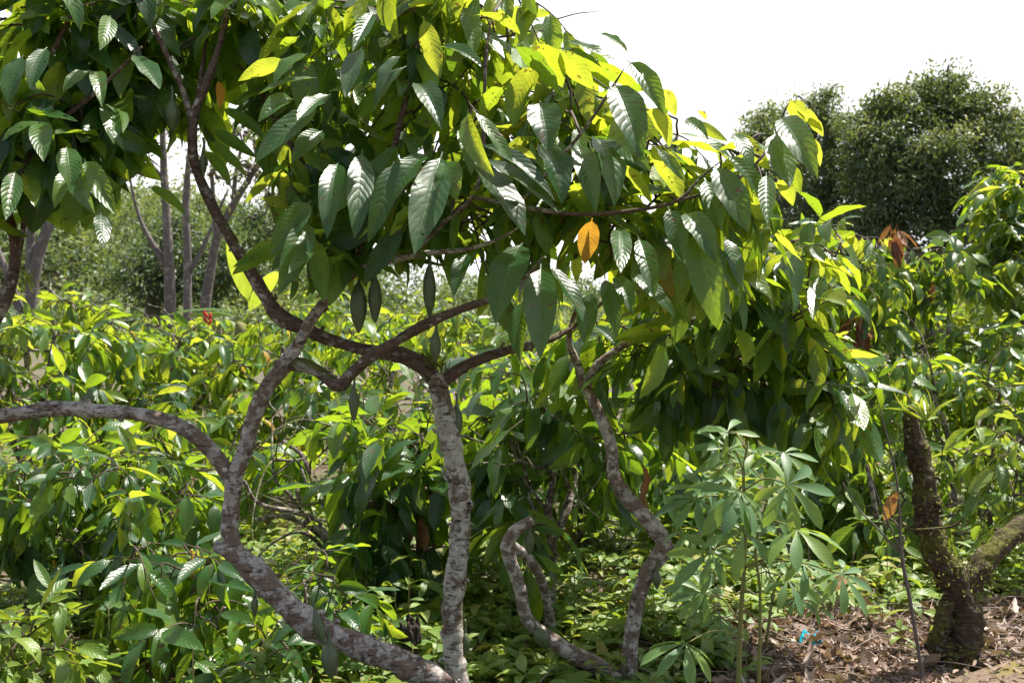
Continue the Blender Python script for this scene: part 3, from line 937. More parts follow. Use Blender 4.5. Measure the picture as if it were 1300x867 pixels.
KEEP1 = envelope([(150, 120), (250, 200), (320, 240), (345, 350), (380, 385), (450, 370), (520, 350), (600, 370), (640, 430), (720, 440), (770, 410), (900, 420), (1050, 400)],
                 [(660, -400), (690, -40), (712, 25), (740, 48), (800, 74), (850, 112), (885, 148), (930, 165), (970, 160), (990, 130), (1010, 125), (1045, 165)], 3.1, 1046)
rows = pix_blobs([
    (430, 30, 105, 75, 3.65, .5, 22, .4), (540, 30, 100, 80, 3.65, .5, 17, .7), (640, 30, 75, 65, 3.6, .5, 15, .75), (715, 120, 80, 60, 3.5, .4, 15, .7),
    (570, 140, 115, 85, 3.6, .4, 16, .5), (700, 190, 110, 65, 3.5, .35, 13, .6), (820, 180, 70, 75, 3.45, .35, 12, .65), (925, 225, 65, 55, 3.4, .3, 9, .65),
    (385, 170, 50, 80, 3.6, .4, 11, .35), (400, 280, 60, 50, 3.45, .3, 15, .35), (495, 235, 85, 60, 3.55, .35, 16, .35),
    (610, 280, 80, 45, 3.5, .3, 10, .4), (745, 285, 95, 50, 3.5, .35, 10, .5), (865, 290, 80, 50, 3.5, .35, 9, .6), (270, 35, 85, 60, 3.6, .4, 18, .3)])
rows = [(b[0], b[1], round(b[2] * 1.2), *b[3:]) for b in rows]
grow_crown(lv, mb, sk, rows, 0.205, per=(6, 9), hang=0.45, mi=1, yellow=0.004, keep=KEEP1)
lv.emit(mb, nv=10, ns=3, mi=0)
mb.build('crown', [CACAO, TWIG], t1)
for a in [(218, 120, 3.3, 40, 21), (455, 352, 3.37, 64, 22), (476, 345, 3.37, 58, 18), (545, 330, 3.3, 66, 17), (553, 413, 3.28, 40, 14), (449, 484, 3.36, 44, 13), (579, 508, 3.62, 42, 15, (0.05, -.1)),
          (258, 185, 3.33, 32, 9), (590, 795, 3.62, 30, 14), (417, 806, 3.3, 46, 23, (0.1, -0.2)), (323, 748, 3.36, 28, 9), (398, 770, 3.3, 40, 15, (0.3, -.1))]:
    add_pod(t1, *a)
mb = MB()                                                     # air plants on the limb fork
lv = Leaves()
for c in (P(563, 470, 3.57), P(548, 462, 3.58)):
    for k in range(26):
        d = norm(rng.normal(0, 0.6, 3) + UP * 0.9)
        lv.add(c + rng.normal(0, 0.008, 3), d, norm(rng.normal(0, 1, 3)), rng.uniform(.03, .07), .006, 1.2, 0.3, rng.uniform(.6, 1), .2, .02)
lv.emit(mb, nv=4, ns=1, shape='lance')
mb.build('moss_tuft', MOSS, t1)


# ================================================================== other cacao trees
def cacao_tree(label, base, stems, blobs, Ln=0.25, mat=BARK_BACK, pods=(), per=(6, 9), hang=0.6, young=0.25, yellow=0.001, nv=7, ns=2, wilted=(), leafmat=None, seg=14, group=GROVE, name='cacao_tree', cat='tree', extra=None, keep=None, thin=0.85):
    t = thing(name, label, cat, ground_at(*base), group)
    sk = []
    mb = MB()
    for k, rows in enumerate(stems):
        p, r = pix_line(rows)
        r = [q * SLIM for q in r]
        p[0] = p[0] - np.array([0, 0, 0.05]) if k == 0 else p[0]
        c = tube(mb, p, r, seg=seg, step=0.03, rough=0.2, rfreq=10)
        sk += list(c[len(c) // 3::2])
    if base[2] > 4.5 and base[2] < 9 and name == 'cacao_tree':  # bare crooked side branches
        S = np.array(sk)
        for k in range(13):
            q = S[rng.integers(0, len(S))]
            d = norm(rng.normal(0, 1, 3) * np.array([1, 1, .45]) + UP * .25)
            pl = [q]
            for m in range(5):
                d = norm(d + rng.normal(0, .45, 3) + UP * .05)
                q = q + d * rng.uniform(.09, .2)
                if q[2] < .25: q[2] = .25
                pl.append(q)
            w_ = rng.uniform(.005, .011)
            tube(mb, pl, np.linspace(w_, .0018, 6), seg=6, step=.05, rough=.15, rfreq=30)
    mb.build('trunk', mat, t)
    mb = MB()
    lv = Leaves()
    if extra: hero(lv, extra)
    grow_crown(lv, mb, sk, [(b[0], b[1], max(1, round(b[2] * thin)), *b[3:]) for b in pix_blobs(blobs)], Ln, per=per, hang=hang, mi=1, young=young, yellow=yellow, keep=keep)
    lv.emit(mb, nv=nv, ns=ns, mi=0)
    mb.build('crown', [leafmat or CACAO, TWIG], t)
    for a in pods: add_pod(t, *a)
    for (px, py, d, n) in wilted:                             # limp reddish flush or dead leaves hanging in the crown
        mb = MB()
        lv = Leaves()
        c = P(px, py, d)
        for k in range(n):
            dd = norm(rng.normal(0, 0.35, 3) + np.array([0, 0, -1]))
            lv.add(c + rng.normal(0, 0.03, 3), dd, norm(rng.normal(0, 1, 3)), rng.uniform(.14, .24), rng.uniform(.04, .07), rng.uniform(-1, 1.2), 0.7, rng.uniform(0, .7), 2.0, .2)
        lv.emit(mb, nv=7, ns=2)
        mb.build('wilted_leaf', WILT, t)
    return t


# left edge: hanging dark leaves over the corner
cacao_tree('cacao tree at the left edge hanging dark leaves in front of the upper left sky', (-70, 960, 3.4),
           [[(-70, 965, 3.4, 22), (-60, 700, 3.4, 18), (-25, 460, 3.4, 14), (10, 370, 3.4, 11), (20, 325, 3.4, 9), (14, 285, 3.4, 8), (0, 230, 3.38, 7), (30, 130, 3.3, 6), (70, 60, 3.2, 5), (100, 0, 3.2, 3)],
            [(22, 330, 3.4, 6), (28, 300, 3.4, 4), (40, 210, 3.3, 4), (55, 160, 3.2, 3)],
            [(18, 180, 3.35, 5), (80, 150, 3.2, 4), (140, 100, 3.15, 3), (180, 60, 3.1, 2)]],
           [(50, 20, 100, 70, 3.5, .4, 32), (150, 20, 80, 60, 3.55, .4, 28), (30, 120, 75, 55, 3.4, .35, 22), (110, 140, 65, 45, 3.4, .3, 18), (60, 200, 70, 40, 3.3, .3, 17), (180, 90, 50, 50, 3.55, .3, 13), (10, 235, 40, 30, 3.35, .2, 7), (150, 190, 40, 30, 3.4, .25, 6)],
           Ln=0.22, mat=BARK_LIMB, nv=9, ns=3, young=0.25, thin=1, keep=envelope([(-100, 340), (60, 290), (130, 305), (150, 250), (200, 225), (240, 180), (330, 130)], [(-500, -900), (900, -900)], 2.95),
           extra=[(123, 91, 128, 122, 20, 2.95, 'f', .55), (113, 90, 82, 115, 18, 2.95, 'f', .5), (55, 155, 55, 202, 27, 2.9, 'f', .5), (53, 155, 5, 178, 18, 2.9, 'g', .5), (85, 186, 91, 237, 30, 2.88, 'f', .5),
                  (107, 202, 142, 264, 28, 2.88, 'f', .55), (97, 212, 116, 265, 28, 2.92, 'f', .3), (30, 70, 12, 130, 26, 2.95, 'f', .2), (95, 215, 70, 255, 22, 2.95, 'f', .55), (20, 215, 8, 275, 24, 2.95, 'f', .35),
                  (150, 140, 160, 158, 14, 2.95, 'f', .5), (128, 270, 130, 312, 22, 2.95, 'f', .05), (60, 60, 40, 110, 24, 3.0, 'f', .2), (140, 20, 128, 60, 22, 3.0, 'f', .6)])

# forked cacao right of centre
cacao_tree('forked cacao with a pale cut arm bending left and a crooked trunk under drooping foliage', (797, 866, 4.12),
           [[(797, 872, 4.1, 17), (799, 830, 4.1, 13), (806, 780, 4.1, 13), (818, 735, 4.1, 13), (836, 706, 4.1, 15), (842, 688, 4.1, 14), (822, 660, 4.12, 13), (796, 632, 4.15, 12), (780, 605, 4.15, 12), (776, 565, 4.18, 11), (760, 525, 4.2, 10),
             (742, 488, 4.2, 9), (733, 462, 4.2, 7), (722, 430, 4.1, 5), (735, 380, 4.0, 3)],
            [(797, 872, 4.1, 14), (765, 850, 4.1, 15), (725, 828, 4.1, 13), (690, 805, 4.1, 12), (668, 782, 4.1, 11), (661, 750, 4.1, 11), (650, 716, 4.1, 11), (644, 694, 4.1, 11), (652, 676, 4.1, 11), (664, 667, 4.1, 9), (676, 660, 4.1, 8)],
            [(646, 690, 4.1, 8), (668, 706, 4.2, 9), (684, 728, 4.3, 8), (694, 760, 4.4, 8), (700, 800, 4.5, 7)],
            [(744, 492, 4.2, 8), (760, 462, 4.2, 7), (800, 434, 4.2, 6), (850, 412, 4.2, 5.5), (910, 402, 4.2, 5), (965, 380, 4.2, 4), (1010, 350, 4.2, 2.5)],
            [(842, 690, 4.1, 8), (866, 700, 4.1, 6), (880, 690, 4.1, 4), (905, 640, 4.2, 3), (930, 560, 4.25, 3), (950, 500, 4.3, 2)]],
           [(905, 335, 75, 60, 4.25, .4, 18, .4), (1005, 400, 62, 62, 4.3, .4, 20, .4), (955, 460, 85, 55, 4.45, .45, 24, .22), (870, 420, 85, 60, 4.4, .45, 20, .25), (1045, 510, 25, 50, 4.3, .2, 7, .5), (775, 410, 65, 35, 4.4, .35, 9, .25),
            (1015, 310, 65, 32, 4.3, .35, 10, .5), (870, 480, 60, 40, 4.6, .4, 10, .1), (1050, 470, 30, 50, 4.3, .3, 6, .5)],
           Ln=0.205, thin=1.15, mat=BARK, pods=[(672, 668, 4.1, 30, 13), (679, 792, 4.02, 30, 20, (0.5, 0)), (834, 718, 4.05, 24, 11), (792, 850, 4.05, 28, 8)], nv=9, ns=3, seg=20,
           wilted=[(812, 588, 4.2, 2), (875, 215, 3.6, 0)][:1],
           extra=[(1000, 401, 1000, 448, 20, 4.0, 'f', .1), (923, 475, 944, 511, 10, 4.0, 'b', .7), (1026, 535, 1011, 580, 22, 4.0, 'f', .3), (1036, 533, 1056, 560, 14, 4.0, 'g', .35), (860, 335, 910, 395, 24, 4.0, 'g', .25),
                  (1010, 330, 1080, 350, 18, 4.1, 'b', .7), (990, 330, 1000, 380, 22, 4.0, 'f', .35), (1040, 350, 1032, 400, 18, 4.0, 'f', .3), (1055, 340, 1078, 372, 14, 4.0, 'b', .66)])

# trees standing close behind
cacao_tree('slender grey cacao with a mossy upright stem just behind the pale cut arm', (702, 806, 4.75),
           [[(703, 812, 4.75, 12), (698, 760, 4.75, 9), (702, 700, 4.75, 8), (696, 650, 4.78, 7), (703, 600, 4.8, 6), (700, 550, 4.8, 6), (690, 500, 4.8, 5)], [(700, 690, 4.75, 7), (718, 650, 4.8, 7), (730, 600, 4.9, 6), (728, 540, 4.95, 5), (720, 490, 5, 4)],
            [(702, 690, 4.75, 5), (675, 640, 4.8, 4), (650, 560, 4.9, 4), (648, 490, 5.0, 3)]],
           [(700, 510, 75, 45, 5.0, .5, 18, .15), (640, 540, 55, 50, 5.1, .4, 12, .15), (770, 540, 55, 50, 5.2, .4, 12, .1), (655, 640, 25, 25, 4.7, .2, 3, .4)], thin=1.6, young=0.05, Ln=0.24, seg=14)
cacao_tree('cacao with several thin mossy stems in dark shade behind the grey upright stem', (742, 706, 6.3),
           [[(742, 712, 6.3, 9), (738, 660, 6.3, 7), (752, 600, 6.3, 6), (770, 540, 6.4, 5)], [(744, 710, 6.3, 8), (752, 650, 6.4, 6), (730, 590, 6.4, 5), (728, 520, 6.4, 4)], [(738, 712, 6.3, 8), (720, 650, 6.3, 6), (760, 640, 6.2, 4), (800, 560, 6.3, 3)]],
           [(810, 560, 90, 50, 6.4, .6, 22, .12), (740, 560, 80, 50, 6.5, .6, 18, .1), (860, 610, 50, 40, 6.4, .4, 8, .15)], thin=1.6, young=0.05, Ln=0.24, wilted=[(724, 655, 6.2, 2)])
cacao_tree('dark hanging cacao left of the white stem with a limp brown leaf bunch inside', (428, 744, 5.8),
           [[(430, 750, 5.8, 10), (424, 700, 5.8, 8), (400, 672, 5.8, 7), (360, 655, 5.8, 5), (325, 660, 5.9, 4)], [(432, 748, 5.8, 9), (434, 690, 5.7, 7), (420, 660, 5.7, 7), (445, 620, 5.6, 7), (480, 590, 5.5, 6), (520, 560, 5.4, 4)],
            [(422, 690, 5.8, 6), (392, 655, 5.85, 5), (330, 640, 5.9, 4), (310, 610, 5.9, 3)], [(424, 664, 5.7, 5), (400, 620, 5.8, 4), (385, 580, 5.9, 4), (360, 560, 6, 3)], [(430, 650, 5.7, 5), (470, 610, 5.5, 4), (540, 620, 5.3, 3), (560, 660, 5.2, 2)],
            [(428, 730, 5.8, 4), (405, 690, 5.7, 3.5), (378, 675, 5.7, 3), (345, 690, 5.7, 2), (320, 715, 5.7, 1)], [(400, 672, 5.8, 4), (370, 630, 5.7, 3), (350, 610, 5.7, 2.5), (345, 570, 5.7, 1.5)], [(420, 640, 5.8, 3), (395, 625, 5.6, 2.5), (380, 590, 5.6, 2), (365, 575, 5.6, 1)], [(440, 625, 5.6, 4), (415, 635, 5.5, 3), (385, 640, 5.5, 2.5), (350, 630, 5.5, 1.5)]],
           [(490, 620, 60, 60, 5.3, .45, 20, .05), (530, 570, 65, 55, 5.4, .45, 17, .12), (540, 690, 22, 30, 5.2, .2, 4, .0), (470, 545, 50, 40, 5.6, .4, 10, .3), (600, 610, 45, 60, 5.6, .4, 12, .05)], thin=1.35, young=0.02, Ln=0.25, wilted=[(528, 655, 5.1, 5)])
cacao_tree('low cacao at left with dark green leaves below the arching bare limb', (128, 842, 4.9),
           [[(146, 850, 4.85, 12), (140, 815, 4.85, 10), (118, 790, 4.9, 9), (92, 770, 4.9, 8), (75, 735, 4.95, 6), (110, 690, 5, 5), (150, 640, 5, 4)], [(142, 820, 4.85, 8), (146, 785, 4.85, 7), (156, 740, 4.9, 5), (170, 690, 4.9, 4)], [(80, 745, 4.95, 5), (40, 700, 5, 5), (0, 680, 5.0, 4)]],
           [(140, 600, 90, 50, 4.9, .45, 26, .15), (50, 620, 60, 55, 5.0, .4, 16, .1), (200, 640, 60, 50, 4.7, .4, 15, .2), (110, 680, 70, 40, 4.8, .4, 14, .05), (30, 700, 40, 30, 4.9, .3, 6, .05), (90, 580, 90, 40, 5.2, .5, 16, .3)], Ln=0.17, thin=1.35, pods=[(68, 718, 4.7, 30, 13, (0, 0), POD_Y), (92, 720, 4.8, 44, 16), (109, 738, 4.85, 32, 13)], hang=0.6)
cacao_tree('young leafy cacao between the low left cacao and the leaning stem with pale ribbed leaves', (240, 872, 4.2),
           [[(236, 890, 4.15, 8), (232, 840, 4.15, 6), (215, 790, 4.15, 5), (205, 740, 4.2, 4)], [(233, 850, 4.15, 5), (262, 810, 4.1, 4), (285, 770, 4.1, 3)]],
           [(215, 715, 70, 45, 4.2, .35, 14, .3), (190, 790, 60, 40, 4.1, .3, 9, .15), (270, 770, 45, 45, 4.0, .3, 8, .2), (270, 700, 40, 40, 4.3, .3, 7, .1)], Ln=0.20, hang=0.35, name='cacao_sapling', per=(5, 8), pods=[(243, 705, 4.15, 22, 13, (0, 0), POD_Y)],
           extra=[(298, 780, 296, 820, 16, 3.9, 'g', .66), (260, 735, 318, 750, 18, 3.95, 'g', .3), (205, 815, 212, 860, 16, 3.9, 'g', .3)])

# the sunlit row on the left
cacao_tree('sunlit bushy cacao at the left edge above the arching limb', (30, 640, 7.4),
           [[(30, 650, 7.4, 9), (40, 560, 7.4, 7), (60, 480, 7.4, 5), (70, 420, 7.4, 3)], [(34, 600, 7.4, 6), (0, 520, 7.3, 5), (-30, 450, 7.3, 3)]],
           [(30, 440, 80, 50, 7.4, .6, 26, .45), (60, 500, 80, 40, 7.2, .6, 22, .35), (-20, 500, 60, 60, 7.2, .6, 12, .3)], Ln=.21, thin=1.05, hang=0.7)
cacao_tree('sunlit cacao with a tall yellow green top shoot left of the grey trunks', (110, 640, 8.0),
           [[(120, 650, 8, 8), (105, 540, 8, 6), (100, 440, 8, 4), (92, 385, 8, 2.5)]],
           [(92, 395, 34, 34, 8.0, .3, 10, .75), (130, 440, 50, 40, 8.0, .5, 18, .5), (150, 510, 70, 40, 7.7, .5, 18, .4)], Ln=.21, thin=1.05, hang=0.8, young=0.6)
cacao_tree('sunlit cacao in the row below the grey trunks with yellowing leaves', (220, 640, 8.6),
           [[(220, 650, 8.6, 8), (210, 560, 8.6, 6), (215, 480, 8.6, 4), (230, 430, 8.6, 3)], [(214, 560, 8.6, 5), (260, 500, 8.5, 4), (280, 460, 8.5, 3)]],
           [(200, 445, 60, 32, 8.6, .5, 20, .45), (265, 450, 55, 35, 8.5, .5, 18, .5), (230, 510, 80, 40, 8.2, .6, 24, .4)], Ln=.21, thin=1.05, hang=0.7, young=0.4, yellow=0.04)
cacao_tree('sunlit cacao right of that row, seen through the forked limbs', (340, 640, 8.0),
           [[(340, 655, 8, 8), (335, 560, 8, 6), (350, 490, 8, 4), (360, 440, 8, 3)], [(337, 570, 8, 5), (390, 510, 7.9, 4), (420, 470, 7.8, 3)]],
           [(340, 440, 60, 40, 8.0, .5, 20, .5), (350, 520, 70, 45, 7.6, .5, 22, .4), (420, 500, 50, 50, 7.6, .5, 16, .35), (260, 545, 60, 40, 7.2, .5, 16, .35)], Ln=.21, thin=1.05, hang=0.7, young=0.45, yellow=0.02)
cacao_tree('shaded cacao with thin bent stems close behind the arching bare limb', (255, 700, 6.4),
           [[(255, 715, 6.4, 8), (250, 650, 6.4, 7), (215, 600, 6.4, 5), (180, 560, 6.4, 4)], [(252, 660, 6.4, 6), (290, 600, 6.4, 5), (330, 560, 6.4, 3)]],
           [(190, 555, 55, 35, 6.4, .4, 14, .2), (335, 590, 50, 35, 6.5, .4, 12, .3), (250, 590, 50, 40, 6.4, .4, 12, .15)], Ln=.21, thin=1.05, hang=0.7)
for (lab, px, d, bl) in [
    ('far sunlit cacao below the pair of grey stems at the left edge', 40, 12.0, [(30, 405, 60, 28, 12, .8, 22, .5), (0, 430, 60, 30, 11.5, .8, 16, .4)]),
    ('far sunlit cacao below the leftmost bare trunk', 170, 12.5, [(170, 415, 60, 24, 12.5, .8, 22, .5), (140, 435, 60, 26, 12, .8, 16, .4)]),
    ('far sunlit cacao below the rightmost bare trunk', 280, 12.5, [(275, 420, 55, 22, 12.5, .8, 22, .5), (300, 440, 60, 26, 11.5, .8, 18, .4)]),
    ('far cacao in the gap between the white stem and the crooked trunk', 680, 13.0, [(660, 420, 70, 34, 13, .8, 26, .4), (740, 440, 70, 34, 13, .8, 22, .4)]),
    ('far cacao behind the upper limbs of the white stem', 550, 13.0, [(520, 415, 60, 34, 13, .8, 22, .45), (580, 430, 50, 34, 13, .8, 16, .45)]),
    ('far cacao behind the drooping lit foliage on the right', 1010, 12.5, [(1000, 400, 60, 40, 12.5, .8, 22, .5), (1060, 420, 60, 40, 12.5, .8, 22, .45)]),
    ('far sunlit cacao under the round tree', 1180, 12.0, [(1130, 400, 60, 40, 12, .8, 22, .5), (1210, 410, 60, 36, 12, .8, 22, .4), (1260, 440, 50, 36, 11, .8, 14, .4)]),
    ('far cacao behind the banana plant', 390, 12.5, [(390, 395, 60, 32, 12.5, .8, 26, .45), (430, 430, 60, 30, 12, .8, 18, .4)])]:
    by = 400 + 1.5 * F / d
    cacao_tree(lab, (px, by, d), [[(px, by + 6, d, 8), (px + 5, by - 50, d, 6), (px - 6, by - 90, d, 4), (px, bl[0][1], d, 3)], [(px + 4, by - 45, d, 5), (px + 30, by - 80, d, 4), (px + 40, bl[0][1] + 20, d, 3)]], bl, Ln=.24, hang=0.6, nv=5, per=(7, 10))
# between and behind the two stems
for (lab, px, d, bl) in [
    ('sunlit cacao glimpsed between the forked limbs and the white stem', 500, 8.5, [(480, 470, 60, 50, 8.5, .6, 22, .45), (520, 520, 55, 45, 8.2, .6, 18, .35), (450, 420, 45, 30, 8.8, .5, 12, .5)]),
    ('cacao behind the white stem with sun on its upper leaves', 600, 9.5, [(600, 450, 60, 50, 9.5, .7, 20, .4), (620, 530, 70, 50, 9.0, .7, 22, .3), (540, 400, 60, 30, 9.8, .6, 14, .5)]),
    ('cacao deep in the grove above the cut arm', 690, 10.5, [(690, 450, 70, 50, 10.5, .7, 24, .35), (700, 540, 80, 50, 10, .7, 26, .3)]),
    ('cacao deep in the grove behind the crooked trunk', 800, 11, [(800, 460, 70, 60, 11, .7, 26, .4), (810, 550, 80, 50, 10.5, .7, 26, .3)]),
    ('cacao deep in the grove behind the drooping foliage', 910, 10.5, [(900, 450, 70, 60, 10.5, .7, 22, .4), (920, 550, 80, 55, 10, .7, 28, .35), (960, 610, 50, 30, 9.5, .5, 10, .3)])]:
    by = 400 + 1.5 * F / d
    cacao_tree(lab, (px, by, d), [[(px, by + 6, d, 9), (px + 6, by - 50, d, 7), (px - 8, by - 100, d, 5), (px, bl[0][1], d, 3)], [(px + 4, by - 45, d, 6), (px + 30, by - 100, d, 4), (px + 50, bl[0][1] + 20, d, 3)]], bl, Ln=.22, hang=0.6, nv=6, thin=.9)

# right hand side
cacao_tree('sunlit cacao right of the drooping foliage with a bunch of dry tan leaves', (1090, 640, 7.6),
           [[(1085, 655, 7.6, 8), (1080, 560, 7.6, 6), (1060, 480, 7.6, 4), (1050, 400, 7.6, 3), (1040, 340, 7.6, 2)], [(1082, 570, 7.6, 5), (1120, 500, 7.6, 4), (1140, 430, 7.6, 3)]],
           [(1060, 350, 55, 50, 7.6, .5, 22, .55), (1080, 430, 55, 45, 7.5, .5, 18, .45), (1120, 500, 60, 40, 7.3, .5, 18, .4), (1060, 300, 40, 22, 7.8, .3, 8, .6), (1095, 325, 40, 34, 7.5, .4, 14, .5), (1115, 375, 40, 40, 7.3, .4, 12, .45)], Ln=.2, thin=1.15, hang=0.75, young=0.5, wilted=[(1090, 400, 7.1, 14), (1132, 296, 7.4, 6)])
cacao_tree('tall cacao with red brown young leaves standing before the round tree', (1175, 640, 7.9),
           [[(1178, 650, 7.9, 8), (1170, 560, 7.9, 6), (1150, 470, 7.9, 5), (1160, 390, 7.9, 4), (1150, 320, 7.9, 2.5)], [(1168, 540, 7.9, 5), (1200, 470, 7.8, 4), (1205, 390, 7.8, 3)]],
           [(1160, 345, 50, 40, 7.8, .45, 18, .5), (1195, 340, 32, 35, 7.7, .4, 10, .4), (1130, 330, 30, 25, 7.9, .4, 7, .5), (1180, 460, 60, 40, 7.7, .5, 18, .45)], Ln=.2, thin=1.15, hang=0.8, young=0.45, wilted=[(1137, 290, 7.7, 7), (1190, 350, 7.5, 4)])
cacao_tree('cacao at the right edge under the round tree with yellow lit outer leaves', (1300, 640, 8.2),
           [[(1300, 650, 8.2, 9), (1295, 540, 8.2, 7), (1290, 430, 8.2, 5), (1280, 330, 8.2, 4), (1285, 260, 8.2, 2)]],
           [(1285, 260, 45, 40, 8.3, .5, 22, .6), (1310, 300, 50, 60, 8.3, .5, 22, .5), (1255, 330, 35, 40, 8.2, .5, 14, .5), (1285, 290, 45, 50, 8.3, .5, 22, .6), (1300, 360, 60, 50, 8.2, .5, 22, .3), (1280, 420, 60, 35, 8.0, .5, 14, .4), (1270, 235, 25, 20, 8.3, .3, 4, .8)], Ln=0.19, thin=1.3, hang=0.6, wilted=[(1232, 425, 7.7, 3)])
cacao_tree('low sunlit cacao behind the mossy broken trunk', (1200, 720, 6.6),
           [[(1200, 690, 6.6, 8), (1210, 620, 6.6, 6), (1200, 540, 6.6, 4), (1180, 490, 6.6, 3)], [(1205, 630, 6.6, 5), (1250, 560, 6.5, 4), (1270, 500, 6.5, 3)]],
           [(1210, 490, 70, 35, 6.8, .5, 24, .4), (1270, 500, 50, 45, 6.6, .5, 18, .35), (1130, 520, 50, 40, 6.9, .5, 14, .4), (1260, 440, 60, 30, 7.4, .5, 14, .45)], Ln=0.18, thin=1.3, hang=0.6)
cacao_tree('dark shaded shrub between the thin dead sapling and the mossy trunk', (1120, 790, 5.6),
           [[(1125, 745, 5.6, 6), (1120, 700, 5.6, 5), (1110, 640, 5.6, 4), (1100, 590, 5.6, 3)]],
           [(1120, 640, 55, 60, 5.9, .4, 22, .1), (1075, 610, 45, 45, 6.1, .4, 14, .2), (1125, 720, 45, 40, 5.6, .35, 11, .1)], Ln=0.20, hang=0.5, name='shrub', cat='shrub', group=None, leafmat=HERB)
cacao_tree('low leafy cacao between the cassava and the thin dead sapling in the middle distance', (1050, 720, 6.2),
           [[(1050, 712, 6.2, 7), (1046, 640, 6.2, 5), (1060, 570, 6.2, 4), (1080, 510, 6.2, 2)], [(1048, 650, 6.2, 4), (1010, 600, 6.2, 3), (1000, 560, 6.2, 2)]],
           [(1070, 520, 50, 40, 6.2, .4, 16, .35), (1020, 600, 45, 45, 6.2, .4, 14, .2), (1100, 570, 40, 40, 6.1, .4, 12, .2), (1130, 470, 40, 35, 6.4, .4, 10, .45)], Ln=.19, hang=.5)
cacao_tree('loose shrub with pale yellow green leaves at the right edge behind the mossy limb', (1270, 760, 5.4),
           [[(1262, 755, 5.4, 4), (1258, 680, 5.4, 4), (1256, 610, 5.4, 3), (1262, 560, 5.4, 2)], [(1258, 690, 5.4, 3), (1285, 630, 5.3, 2), (1295, 580, 5.3, 2)]],
           [(1250, 590, 55, 35, 5.5, .35, 16, .6), (1280, 550, 40, 30, 5.4, .3, 9, .7), (1240, 650, 50, 30, 5.6, .35, 10, .3), (1290, 620, 30, 30, 5.2, .3, 6, .7)], Ln=0.17, hang=0.35, name='shrub', cat='shrub', group=None, young=0.6, leafmat=HERB)

# ================================================================== mossy broken tree
t = thing('mossy_tree', 'broken mossy tree trunk with a mossy limb leaning off to the right above leaf litter', 'tree', ground_at(1215, 846, 4.2))
limb(t, 'trunk', [(1216, 872, 4.2, 42), (1214, 838, 4.2, 36), (1226, 800, 4.2, 27), (1222, 760, 4.2, 23), (1200, 722, 4.2, 22), (1184, 690, 4.2, 19), (1176, 650, 4.2, 19), (1173, 610, 4.2, 17), (1168, 580, 4.2, 18), (1158, 556, 4.2, 14), (1156, 528, 4.2, 12), (1160, 516, 4.2, 6)],
     BARK_MOSS, seg=40, step=0.009, rough=0.36, stubs=50, twist=13)
limb(t, 'trunk', [(1206, 870, 4.22, 22), (1194, 820, 4.2, 17), (1198, 785, 4.2, 14), (1212, 752, 4.2, 12), (1222, 735, 4.2, 8)], BARK_MOSS, seg=30, step=0.010, rough=0.36, stubs=20, twist=13)
limb(t, 'limb', [(1218, 765, 4.2, 14), (1232, 738, 4.22, 18), (1250, 712, 4.25, 18), (1272, 690, 4.3, 17), (1300, 668, 4.35, 16), (1345, 640, 4.4, 14), (1420, 600, 4.5, 10)], BARK_MOSS, seg=30, step=0.010, rough=0.32, stubs=24, twist=13)
limb(t, 'branch', [(1176, 660, 4.2, 4), (1150, 672, 4.1, 2.4), (1208, 668, 4.05, 2), (1225, 655, 4.0, 1.2)], BARK_MOSS, seg=8, step=0.02)
mb = MB()
lv = Leaves()
for (px, py, d, sx_, sy_, n) in [(1188, 690, 4.14, 16, 30, 170), (1206, 735, 4.12, 20, 26, 170), (1240, 725, 4.17, 22, 20, 200), (1280, 690, 4.25, 26, 14, 150), (1180, 640, 4.14, 14, 30, 110), (1165, 540, 4.16, 10, 22, 80), (1225, 830, 4.1, 26, 22, 120)]:
    for k in range(n):
        c = P(px + rng.normal(0, sx_), py + rng.normal(0, sy_ * 0.6), d + rng.uniform(-.02, .09))
        dd = norm(rng.normal(0, 0.7, 3) + np.array([0, -0.5, -0.2]))
        lv.add(c, dd, norm(rng.normal(0, 1, 3)), rng.uniform(.008, .03), rng.uniform(.004, .010), 1, .3, .5, .3, .02)
lv.emit(mb, nv=2, ns=1, shape='lance')
tag(mb.build('moss_tuft', MOSS, t), kind='stuff')
mb = MB()
lv = Leaves()
for (px, py, n, ln) in [(1176, 535, 12, .16)]:
    for k in range(n):
        lv.add(P(px, py, 4.1), norm(rng.normal(0, .5, 3) + UP * .9), norm(rng.normal(0, 1, 3)), ln * rng.uniform(.6, 1.2), .014, rng.uniform(.4, 1.6), .2, rng.uniform(.5, 1), .4, .02)
lv.emit(mb, nv=6, ns=1, shape='lance')
mb.build('fern', HERB, t)

# thin dead sapling with two orange leaves
t = thing('dead_sapling', 'thin bare grey sapling with orange dead leaves left of the mossy trunk', 'sapling', ground_at(1172, 868, 3.95))
limb_thin(t, 'stem', [(1174, 882, 3.95, 5), (1165, 820, 3.95, 4.6), (1155, 760, 3.95, 4.4), (1144, 700, 3.95, 4), (1142, 650, 3.95, 3.2), (1137, 600, 3.95, 2.6), (1125, 550, 3.95, 2), (1112, 500, 3.95, 1.2)], BARK_GREY, seg=10, step=0.02)
limb_thin(t, 'branch', [(1143, 702, 3.95, 3), (1115, 672, 3.97, 2.4), (1085, 640, 4.0, 2), (1070, 612, 4.0, 1.4)], BARK_GREY, seg=8, step=0.03)
limb_thin(t, 'branch', [(1143, 698, 3.95, 2.6), (1122, 650, 3.9, 2), (1104, 600, 3.9, 1.6), (1095, 575, 3.9, 1)], BARK_GREY, seg=8, step=0.03)
